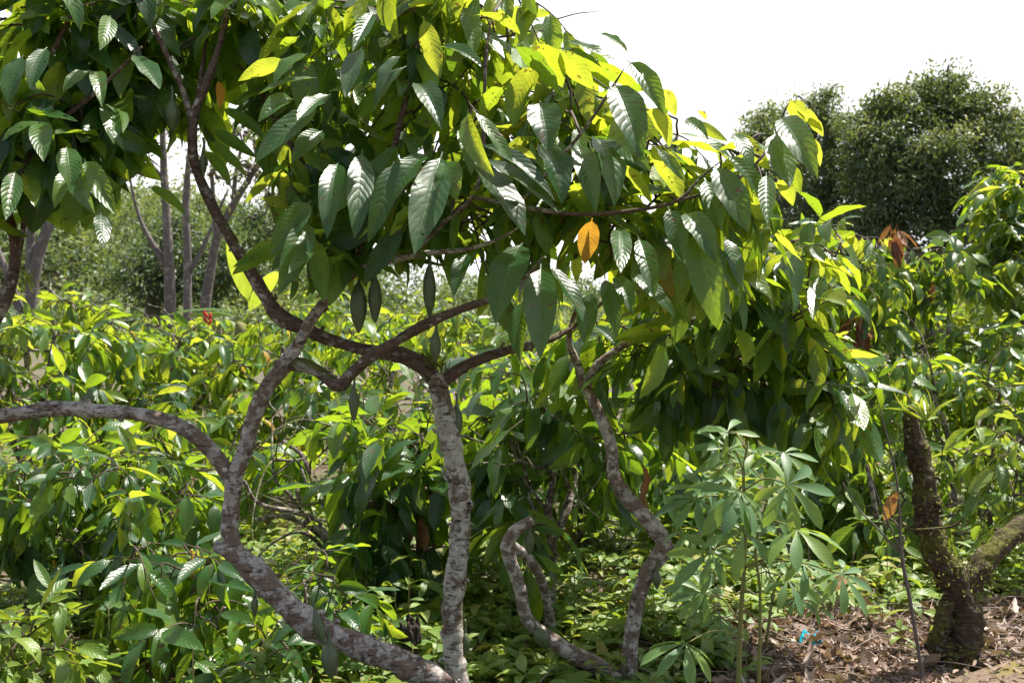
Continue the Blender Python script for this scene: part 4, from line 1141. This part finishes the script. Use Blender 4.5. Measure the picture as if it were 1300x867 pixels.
for (bx, by, tx, ty, wp) in [(1134, 624, 1126, 660, 16), (1133, 636, 1139, 626, 8)]:
    mb = MB()
    lv = Leaves()
    a, b_ = P(bx, by, 3.92), P(tx, ty, 3.9)
    lv.add(a, b_ - a, norm(CAM - a) + np.array([.3, 0, .3]), np.linalg.norm(b_ - a), wp * 3.9 / F, .8, .5, .9, 2, .1)
    lv.emit(mb, nv=8, ns=2)
    mb.build('dead_leaf', WILT, t)

# ================================================================== cassava and other low plants


def palmate(mb, lv, c, axis, Ln, n=7, hang=0.6):
    """finger-leaf: blades fanned round the stalk's end"""
    ax = norm(axis)
    pn = norm(UP + np.array([0, -.75, 0]) + rng.normal(0, .25, 3))
    ax = norm(ax - pn * np.dot(ax, pn))
    u = norm(np.cross(ax, pn))
    v = np.cross(u, ax)
    for k in range(n):
        a = (k - (n - 1) / 2) / ((n - 1) / 2) * 2.2
        d = norm(ax * math.cos(a) + u * math.sin(a) + np.array([0, 0, -hang]))
        l_ = Ln * (1 - 0.32 * abs(a) / 2.2) * rng.uniform(.9, 1.08)
        lv.add(c, d, norm(pn + rng.normal(0, .1, 3)), l_, l_ * .25, rng.uniform(.4, .9), .3, np.clip(rng.normal(.45, .25), 0, 1), .4, .02)


def cassava(label, stems, leaves, d, Ln=0.16, fill=10):
    x0, y0 = stems[0][0][:2]
    t = thing('cassava_plant', label, 'plant', ground_at(x0, y0, d), 'cassava plants')
    tops = []
    for rows in stems:
        mb = MB()
        p, r = pix_line([(a, b, dd, w_ * .62) for a, b, dd, w_ in rows])
        c = tube(mb, p, r, seg=10, step=0.03, rough=.08, rfreq=30)
        mb.build('stem', GREENSTEM, t)
        tops += list(c[len(c) // 3:])
    mb = MB()
    lv = Leaves()
    tops = np.array(tops)
    jobs = [(P(px, py, dd), s_) for (px, py, dd, s_) in leaves]
    hi = tops[np.argmax(tops[:, 2])]
    for k in range(fill):
        q = tops[rng.integers(0, len(tops))]
        jobs.append((q + np.array([rng.normal(0, .18), rng.normal(0, .18), rng.uniform(-.02, .14)]), rng.uniform(.75, 1.05)))
    for c, s_ in jobs:
        a = tops[np.argmin(np.linalg.norm(tops - c + np.array([0, 0, .05]), axis=1))]
        ax = c - a
        ax[2] *= 0.3
        tube(mb, [a, (a + c) / 2 + np.array([0, 0, .03]), c], [.003, .0026, .002], seg=5, step=.03, mi=1)
        palmate(mb, lv, c, ax, Ln * s_, n=int(rng.choice([5, 7, 7])), hang=rng.uniform(.0, .3))
    lv.emit(mb, nv=7, ns=1, mi=0, shape='obov')
    mb.build('foliage', [CASSAVA, SOIL_DRYTWIG if False else GREENSTEM], t)


cassava('tallest cassava with blue green finger leaves on thin stems right of the forked cacao', [[(934, 975, 3.32, 6), (940, 790, 3.32, 5), (945, 720, 3.32, 4), (946, 660, 3.32, 4), (944, 600, 3.32, 3), (950, 560, 3.32, 2)], [(962, 930, 3.42, 4), (965, 760, 3.42, 3), (960, 690, 3.42, 3), (985, 600, 3.42, 2)]],
        [(935, 622, 3.17, 1.1), (1000, 615, 3.12, 1.15), (945, 675, 3.12, 1), (1012, 672, 3.07, 1.15), (902, 700, 3.17, 1), (1020, 715, 3.12, .9), (958, 575, 3.32, 1), (995, 575, 3.32, 1), (925, 570, 3.42, 1), (880, 670, 3.32, .8), (1000, 735, 3.22, .8), (975, 640, 3.32, 1), (915, 640, 3.42, .9)], 3.32, .165, 11)
cassava('short cassava with drooping leaves at the foot of the tall cassava', [[(968, 862, 4.3, 3), (975, 800, 4.3, 3), (985, 740, 4.3, 2.5), (1005, 720, 4.25, 2)]],
        [(915, 785, 4.0, .8), (1035, 770, 4.2, .7), (1010, 760, 4.2, .8)], 4.3, .13, 4)
cacao_tree('dark bluish broad leaved seedling clump under the leaning stem', (400, 905, 3.9),
           [[(402, 915, 3.9, 5), (400, 850, 3.9, 4), (392, 790, 3.9, 3), (386, 735, 3.95, 2)], [(404, 900, 3.9, 4), (350, 860, 3.8, 3), (320, 830, 3.75, 2)]],
           [(390, 725, 42, 26, 4.05, .25, 9, .05), (440, 765, 34, 26, 4.0, .2, 7, .05), (350, 830, 55, 34, 3.75, .2, 10, .05), (410, 860, 50, 24, 3.8, .2, 7, .05)], Ln=.15, hang=.15, name='cacao_sapling', per=(6, 9), thin=1, nv=8)
cacao_tree('pale green lance leaved weed lit by the sun in the bottom left corner', (20, 930, 3.7),
           [[(20, 940, 3.7, 3), (25, 860, 3.7, 3), (30, 800, 3.7, 2)], [(22, 920, 3.7, 3), (60, 860, 3.65, 2), (70, 815, 3.6, 1.5)]],
           [(20, 800, 45, 34, 3.65, .25, 12, .7), (60, 840, 40, 30, 3.6, .25, 10, .7), (5, 850, 40, 30, 3.55, .2, 9, .6)], Ln=.13, hang=.15, name='weed', cat='plant', group=None, per=(7, 10), thin=1, leafmat=HERB)

t = thing('dried_weed', 'dry bare weed stems carrying one big curled orange leaf above the litter', 'weed', ground_at(1060, 800, 4.75))
for rows in [[(1058, 812, 4.75, 2.4), (1062, 770, 4.75, 2), (1076, 735, 4.75, 1.5), (1085, 700, 4.75, 1)], [(1056, 812, 4.75, 2), (1046, 770, 4.72, 1.6), (1030, 735, 4.7, 1.2), (1026, 690, 4.7, .8)],
             [(1060, 808, 4.75, 2), (1084, 775, 4.7, 1.5), (1110, 750, 4.7, 1)], [(1062, 770, 4.75, 1.6), (1050, 730, 4.75, 1.2), (1056, 690, 4.75, .8)]]:
    limb(t, 'stem', rows, SOIL_DRYTWIG, seg=7, step=.03, rough=.1)
mb = MB()
lv = Leaves()
for (bx, by, tx, ty) in [(1078, 734, 1058, 742), (1078, 734, 1108, 746)]:
    a, b_ = P(bx, by, 4.72), P(tx, ty, 4.66)
    lv.add(a, b_ - a, UP + np.array([0, -.5, 0]), np.linalg.norm(b_ - a), .06, .9, .7, .85, 2, .1)
lv.emit(mb, nv=8, ns=2)
mb.build('dead_leaf', WILT, t)

# banana plant and red bract behind the left row
t = thing('banana_plant', 'banana plant with one upright glowing leaf behind the sunlit left row', 'plant', ground_at(300, 620, 10.5))
mb = MB()
tube(mb, [P(300, 590, 10.5), P(300, 480, 10.5), P(305, 410, 10.5)], [.10, .08, .05], seg=14, step=.08)
mb.build('stem', GREENSTEM, t)
for (bx, by, tx, ty, wp, k, dr) in [(318, 392, 296, 312, 28, (0.1, .9, .35), .15), (318, 400, 225, 381, 9, (0, -.2, 1), .5), (306, 402, 246, 396, 13, (0, -.5, .8), .3), (310, 405, 350, 340, 20, (.3, .4, .8), .8)]:
    mb = MB()
    lv = Leaves()
    a, b_ = P(bx, by, 10.4), P(tx, ty, 10.3)
    lv.add(a, b_ - a, np.array(k), np.linalg.norm(b_ - a), wp * 10.4 / F, dr, .15, rng.uniform(.3, 1), .25, .15)
    lv.emit(mb, nv=16, ns=3, shape='banana')
    mb.build('leaf_blade', BANANA, t)
t = thing('heliconia', 'small red heliconia flower poking above the sunlit left row', 'flower', ground_at(265, 620, 9.6))
mb = MB()
tube(mb, [P(262, 560, 9.6), P(266, 470, 9.6), P(264, 414, 9.6)], [.012, .010, .007], seg=6, step=.08)
mb.build('stem', GREENSTEM, t)
mb = MB()
for k in range(4):
    a = P(264, 413 - k * 3.5, 9.6)
    b_ = a + np.array([(-1) ** k * .025, -.02, .07])
    tube(mb, [a, (a + b_) / 2 + np.array([(-1) ** k * .015, 0, 0]), b_], [.008, .016, .002], seg=8, step=.01)
mb.build('bract', RED, t)

# ================================================================== forest trees behind


def forest_tree(label, stems, blobs, leaf=0.15, mat=BARK_GREY, seg=10, group='forest trees behind the grove', tint=(.35, .18), per=40, clump=0.32, shape='lance', name='forest_tree', fill=1.0):
    x0, y0, d0, _ = stems[0][0]
    t = thing(name, label, 'tree', ground_at(x0, 400 + 1.5 * F / d0, d0), group)
    mb = MB()
    for rows in stems:
        p, r = pix_line(rows)
        tube(mb, p, r, seg=seg, step=.25, rough=.15, rfreq=2)
    mb.build('trunk', mat, t)
    mb = MB()
    lv = Leaves()
    for (px, py, rx, ry, d, rd, n, *k) in blobs:
        c, rad = P(px, py, d), np.array([rx * d / F, rd, ry * d / F])
        n = int(n * fill)
        tb = k[0] if k else tint[0]  # lobe tint: pale for sunlit tops, dark for shaded lower lobes
        for i in range(n):
            v = norm(rng.normal(0, 1, 3))
            q = c + v * rad * (rng.uniform(.55, 1.0) if rng.random() < .8 else rng.uniform(.1, .6)) + rng.normal(0, .1, 3)
            tube(mb, [c + (q - c) * .35, c + (q - c) * .7 + np.array([0, 0, .1]), q], [.05, .03, .012], seg=4, step=.6, mi=1)
            ct = np.clip(tb + rng.normal(0, tint[1]) + .15 * v[2], 0, 1)  # upper clumps tinted lighter, as if lit from above
            sz = clump * rng.uniform(.55, 1.35)
            for j in range(per):
                of = norm(rng.normal(0, 1, 3)) * rng.uniform(.45, 1.15) * np.array([1, 1, .7])
                dd = norm(of * .8 + rng.normal(0, .6, 3) + np.array([0, 0, -.3]))
                l_ = leaf * rng.uniform(.6, 1.2)
                lv.add(q + of * sz * 1.5, dd, norm(UP * .5 + of * .9 + rng.normal(0, .4, 3)), l_, l_ * .42, .5, .25, np.clip(ct + rng.normal(0, .08), 0, 1), .4, .05)
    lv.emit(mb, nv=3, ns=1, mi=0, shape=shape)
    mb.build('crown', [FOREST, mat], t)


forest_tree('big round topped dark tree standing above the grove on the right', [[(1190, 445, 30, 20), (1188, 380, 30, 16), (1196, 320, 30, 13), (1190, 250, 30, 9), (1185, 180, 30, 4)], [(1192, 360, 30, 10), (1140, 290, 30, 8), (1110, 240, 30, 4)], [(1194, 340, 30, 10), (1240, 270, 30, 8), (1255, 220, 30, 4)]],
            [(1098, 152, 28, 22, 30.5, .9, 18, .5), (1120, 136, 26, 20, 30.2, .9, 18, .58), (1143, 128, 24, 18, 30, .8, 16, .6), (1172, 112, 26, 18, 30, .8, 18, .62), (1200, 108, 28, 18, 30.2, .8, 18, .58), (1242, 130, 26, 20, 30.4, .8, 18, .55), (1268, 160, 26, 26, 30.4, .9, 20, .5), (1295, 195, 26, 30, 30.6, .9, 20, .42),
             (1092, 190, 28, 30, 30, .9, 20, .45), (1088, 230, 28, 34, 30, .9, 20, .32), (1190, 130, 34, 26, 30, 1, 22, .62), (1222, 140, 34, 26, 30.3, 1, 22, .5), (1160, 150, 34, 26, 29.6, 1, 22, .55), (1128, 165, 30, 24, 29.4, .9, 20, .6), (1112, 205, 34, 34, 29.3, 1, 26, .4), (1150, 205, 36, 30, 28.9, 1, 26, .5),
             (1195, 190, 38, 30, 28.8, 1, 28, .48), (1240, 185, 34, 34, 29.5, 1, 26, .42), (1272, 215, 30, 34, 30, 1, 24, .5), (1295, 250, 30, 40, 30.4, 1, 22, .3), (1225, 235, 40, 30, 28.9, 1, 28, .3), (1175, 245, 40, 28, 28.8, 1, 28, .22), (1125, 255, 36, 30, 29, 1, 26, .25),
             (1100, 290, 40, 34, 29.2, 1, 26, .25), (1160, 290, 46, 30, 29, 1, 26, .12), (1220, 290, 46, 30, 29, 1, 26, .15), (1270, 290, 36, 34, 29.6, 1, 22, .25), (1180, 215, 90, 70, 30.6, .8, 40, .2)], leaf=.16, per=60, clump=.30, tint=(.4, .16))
forest_tree('duller tree with a feathery top left of the big round tree', [[(1070, 445, 33, 14), (1066, 360, 33, 12), (1056, 270, 33, 9), (1050, 190, 33, 5), (1042, 140, 33, 2)]],
            [(1052, 122, 22, 16, 33, .6, 10, .6), (1026, 132, 24, 16, 33.3, .6, 10, .6), (1044, 160, 32, 24, 33, .9, 18, .5), (1078, 168, 28, 26, 32.8, .9, 18, .55), (1030, 200, 30, 28, 33, .9, 20, .45), (1070, 212, 36, 28, 32.4, 1, 24, .45), (1040, 245, 36, 30, 32.6, 1, 24, .38),
             (1085, 255, 34, 30, 32.2, 1, 24, .3), (1010, 265, 36, 40, 33, 1, 24, .35), (1055, 295, 46, 34, 32, 1, 28, .28), (1095, 300, 40, 34, 31.8, 1, 24, .2), (1098, 205, 24, 40, 33.2, .9, 20, .4), (1055, 220, 55, 80, 33.8, .7, 30, .25)], leaf=.15, per=60, clump=.30, tint=(.4, .16))
forest_tree('pale low tree just behind the outer leaves of the front crown on the right', [[(968, 450, 40, 9), (966, 300, 40, 7), (962, 200, 40, 3)]],
            [(965, 175, 36, 26, 40, 1.4, 42, .55), (990, 220, 40, 36, 39, 1.4, 50, .42), (950, 250, 45, 40, 39, 1.3, 45, .35), (975, 150, 30, 12, 40.5, .8, 12, .5), (1000, 290, 50, 40, 38, 1.4, 50, .3)], leaf=.19, fill=1.4)
forest_tree('tree cut off by the right edge beside the big round tree', [[(1315, 450, 34, 14), (1312, 330, 34, 11), (1306, 220, 34, 6)]],
            [(1300, 165, 30, 26, 34, 1, 26, .4), (1312, 230, 40, 45, 34, 1.3, 50, .35), (1305, 310, 50, 40, 33, 1.3, 50, .28)], leaf=.17, per=60, clump=.32, fill=1.3, tint=(.4, .18))
forest_tree('dark dense tree filling the gap behind the grey trunks', [[(190, 445, 30, 12), (195, 380, 30, 9), (200, 320, 30, 6)]],
            [(195, 350, 50, 40, 30, 1.5, 80, .12), (255, 350, 48, 42, 30.5, 1.5, 75, .12), (230, 300, 50, 30, 31, 1.3, 55, .18), (310, 340, 45, 45, 31, 1.4, 60, .2), (340, 280, 40, 40, 32, 1.4, 40, .3)], leaf=.17)
pale = dict(leaf=.10, tint=(.75, .1), per=16, clump=.42)
forest_tree('grey trunk forking low, leftmost of the bare trunks behind the left row', [[(214, 430, 20, 7.5), (216, 380, 20, 7), (214, 330, 20, 6.5), (212, 280, 20, 5.5), (208, 220, 20, 4.5), (205, 150, 20, 3.5), (195, 90, 20, 2)], [(213, 345, 20, 4.5), (200, 320, 20, 4), (185, 295, 20, 3), (172, 260, 20, 2), (160, 200, 20, 1.2)], [(210, 235, 20, 2.6), (190, 205, 20, 2), (165, 190, 20, 1.2)]],
            [(175, 185, 40, 26, 20, .8, 14), (205, 120, 50, 36, 20, .9, 16)], **pale)
forest_tree('straight thin grey trunk in the middle of the bare trunks behind the left row', [[(239, 430, 19, 6), (238, 380, 19, 5.5), (238, 320, 19, 5), (236, 260, 19, 4.2), (240, 200, 19, 3.2), (250, 130, 19, 2)], [(241, 345, 19, 3), (256, 318, 19, 3), (268, 290, 19, 2.2), (290, 240, 19, 1.4)]],
            [(262, 215, 40, 30, 19, .8, 14), (250, 150, 40, 30, 19, .8, 12)], **pale)
forest_tree('leaning grey trunk, rightmost of the bare trunks behind the left row', [[(256, 430, 21, 7), (260, 390, 21, 6.5), (268, 340, 21, 6), (276, 300, 21, 5.2), (296, 260, 21, 4.4), (318, 225, 21, 3.4), (345, 185, 21, 2.2)], [(275, 310, 21, 3.6), (272, 270, 21, 3), (268, 210, 21, 2.2)], [(296, 262, 21, 3), (300, 215, 21, 2.4), (312, 170, 21, 1.6)]],
            [(330, 215, 45, 36, 21, .9, 22), (300, 165, 45, 30, 21, .9, 16), (350, 260, 30, 25, 21, .7, 10)], **pale)
forest_tree('pair of grey stems at the left edge rising behind the hanging leaves', [[(38, 430, 15, 9), (42, 360, 15, 8), (50, 320, 15, 7.5), (64, 280, 15, 6), (80, 220, 15, 4)], [(40, 370, 15, 7), (38, 320, 15, 6), (40, 270, 15, 5), (34, 200, 15, 3)], [(34, 420, 15, 6), (10, 350, 15, 5), (-6, 310, 15, 4)]],
            [(80, 200, 40, 30, 15, .6, 12), (30, 190, 40, 30, 15, .6, 10)], leaf=.10, tint=(.6, .1), per=16, clump=.3)
t = thing('bromeliad', 'tuft of yellow green strap leaves perched on the left trunk', 'plant', tuple(P(36, 356, 3.35)))
mb = MB()
lv = Leaves()
for k in range(34):
    lv.add(P(35, 358, 3.37), norm(rng.normal(0, .7, 3) + UP * .8), norm(rng.normal(0, .3, 3) + UP), rng.uniform(.03, .06), .006, 1.3, .3, rng.uniform(.7, 1), .3, .02)
lv.emit(mb, nv=5, ns=1, shape='lance')
mb.build('strap_leaf', HERB, t)

# ================================================================== on the ground
mb = MB()
p, r = pix_line([(522, 905, 3.95, 17), (519, 850, 3.95, 14), (518, 818, 3.95, 14), (517, 800, 3.95, 15), (518, 794, 3.95, 9)])
tube(mb, p, r, seg=30, step=.008, rough=.45, rfreq=16)
for k in range(26):                                           # splintered, half hollow top
    a = k / 26 * 6.28
    q = P(518, 806, 3.95) + np.array([math.cos(a), math.sin(a), 0]) * .040 * rng.uniform(.75, 1.1)
    h_ = rng.uniform(.02, .085)
    tube(mb, [q - UP * .03, q + UP * h_ * .6 + rng.normal(0, .003, 3), q + UP * h_ + rng.normal(0, .007, 3)], [.012, .009, .002], seg=7, step=.01, rough=.4, rfreq=50)
tag(mb.build('tree_stump', BARK_ROT, None, (p[0][0], p[0][1], 0.0)), 'dark rotten stump with splintered top standing behind the leaning stem', 'stump')
mb = MB()
n = 9
g = np.linspace(0, 1, n)
c0 = P(1028, 836, 4.4)
V = np.array([[c0 + np.array([(a - .5) * .085 + .01 * math.sin(b * 9), (b - .5) * .05 + .012 * math.sin(a * 8), .018 + .022 * mnoise.noise(Vector((a * 4.3, b * 4.1, 2))) + .05 * b * abs(math.sin(a * 5.5))]) for a in g] for b in g]).reshape(-1, 3)
V[:, 2] += 0.028 - V[:, 2].min() + gz(c0[0], c0[1]) - 0.005
idx = np.arange(n * n).reshape(n, n)
mb.add(V, np.stack([idx[:-1, :-1], idx[:-1, 1:], idx[1:, 1:], idx[1:, :-1]], -1).reshape(-1, 4))
o = mb.build('plastic_scrap', PLASTIC, None, (c0[0], c0[1], 0.0))
sm = o.modifiers.new('thick', 'SOLIDIFY')
sm.thickness = .003
tag(o, 'crumpled turquoise plastic scrap on the leaf litter', 'litter')


def litter_zone(x, y):
    return x > 0.95 and y < 4.72 + .25 * (x - 1.2)


mb = MB()
lv = Leaves()
cnt = 0
while cnt < 6000:
    y = rng.uniform(3.0, 12.5) if rng.random() < .7 else rng.uniform(3.4, 6.5)
    x = rng.uniform(-.62, .62) * y
    if litter_zone(x, y) and rng.random() < .955: continue
    if mnoise.noise(Vector((x * .9, y * .9, 7))) < -.22 and rng.random() < .85: continue
    if abs(x - c0[0]) < .28 and -.75 < y - c0[1] < .12: continue
    cnt += 1
    z = gz(x, y)
    h = rng.uniform(.02, .14) if rng.random() < .9 else rng.uniform(.15, .36)
    if -.25 < x < .75 and y < 4.35: h *= .3
    c = np.array([x, y, z + h])
    tube(mb, [np.array([x, y, z - .01]), c], [.003, .002], seg=3, step=.2, mi=1)
    tb = np.clip(rng.normal(.6, .22), 0, 1)
    nl = int(rng.integers(4, 8))
    a0 = rng.uniform(0, 6.28)
    ln = rng.uniform(.06, .15)
    for k in range(nl):
        a = a0 + k * 2.4
        d = norm([math.cos(a), math.sin(a), rng.uniform(-.1, .7)])
        lv.add(c - np.array([0, 0, rng.uniform(0, h * .6)]), d, norm(UP + rng.normal(0, .25, 3)), ln * rng.uniform(.7, 1.2), ln * rng.uniform(.28, .42), rng.uniform(.4, 1.3), .3, np.clip(tb + rng.normal(0, .12), 0, 1), .8, .05)
lv.emit(mb, nv=4, ns=1, mi=0, shape='lance')
tag(mb.build('ground_cover', [HERB, GREENSTEM]), kind='stuff', label='low leafy herbs covering the grove floor', cat='ground cover')

mb = MB()
lv = Leaves()
for k in range(14000):
    if k < 9500:
        x = rng.uniform(.85, 3.2)
        y = rng.uniform(3.7, 4.75 + .25 * (x - 1.2))
    else:
        y = rng.uniform(3.0, 12)
        x = rng.uniform(-.6, .6) * y
    z = gz(x, y)
    a = rng.uniform(0, 6.28)
    d = norm([math.cos(a), math.sin(a), rng.uniform(-.12, .4)])
    ln = rng.uniform(.018, .075) if rng.random() < .93 else rng.uniform(.08, .15)
    lv.add([x, y, z + rng.uniform(.002, .035)], d, norm(UP + rng.normal(0, .55, 3)), ln, ln * rng.uniform(.12, .45), rng.uniform(-1.4, 1.6), rng.uniform(-.3, 1.2), np.clip(rng.normal(.55, .3), 0, 1), 3, .05)
for k in range(420):
    f_ = rng.uniform(0, 1) * (len(e) - 1)
    i_ = min(int(f_), len(e) - 2)
    q = e[i_] + (e[i_ + 1] - e[i_]) * (f_ - i_) + np.array([0.55, -0.83]) * rng.uniform(.0, .45) ** 1.3
    a = rng.uniform(0, 6.28)
    ln = rng.uniform(.015, .07)
    lv.add([q[0], q[1], .118], [math.cos(a), math.sin(a), rng.uniform(0, .2)], norm(UP + rng.normal(0, .3, 3)), ln, ln * rng.uniform(.12, .45), rng.uniform(-1, 1), .5, np.clip(rng.normal(.5, .3), 0, 1), 2, .05)
lv.emit(mb, nv=6, ns=2, mi=0)
for k in range(1300):                                          # dry sticks among the leaves
    if k < 1000: x, y = rng.uniform(.75, 3.4), rng.uniform(3.8, 5.5)
    else:
        y = rng.uniform(3.5, 9)
        x = rng.uniform(-.4, .4) * y
    a = rng.uniform(0, 6.28)
    l_ = rng.uniform(.08, .4)
    q = np.array([x, y, gz(x, y) + rng.uniform(.005, .03)])
    e_ = q + np.array([math.cos(a) * l_, math.sin(a) * l_, rng.uniform(-.01, .07)])
    tube(mb, [q, (q + e_) / 2 + rng.normal(0, .015, 3), e_], [.0032, .0025, .0012], seg=5, step=.06, mi=1)
tag(mb.build('leaf_litter', [DRY, SOIL_DRYTWIG]), kind='stuff', label='dry tan leaves and sticks lying on the ground', cat='leaf litter')
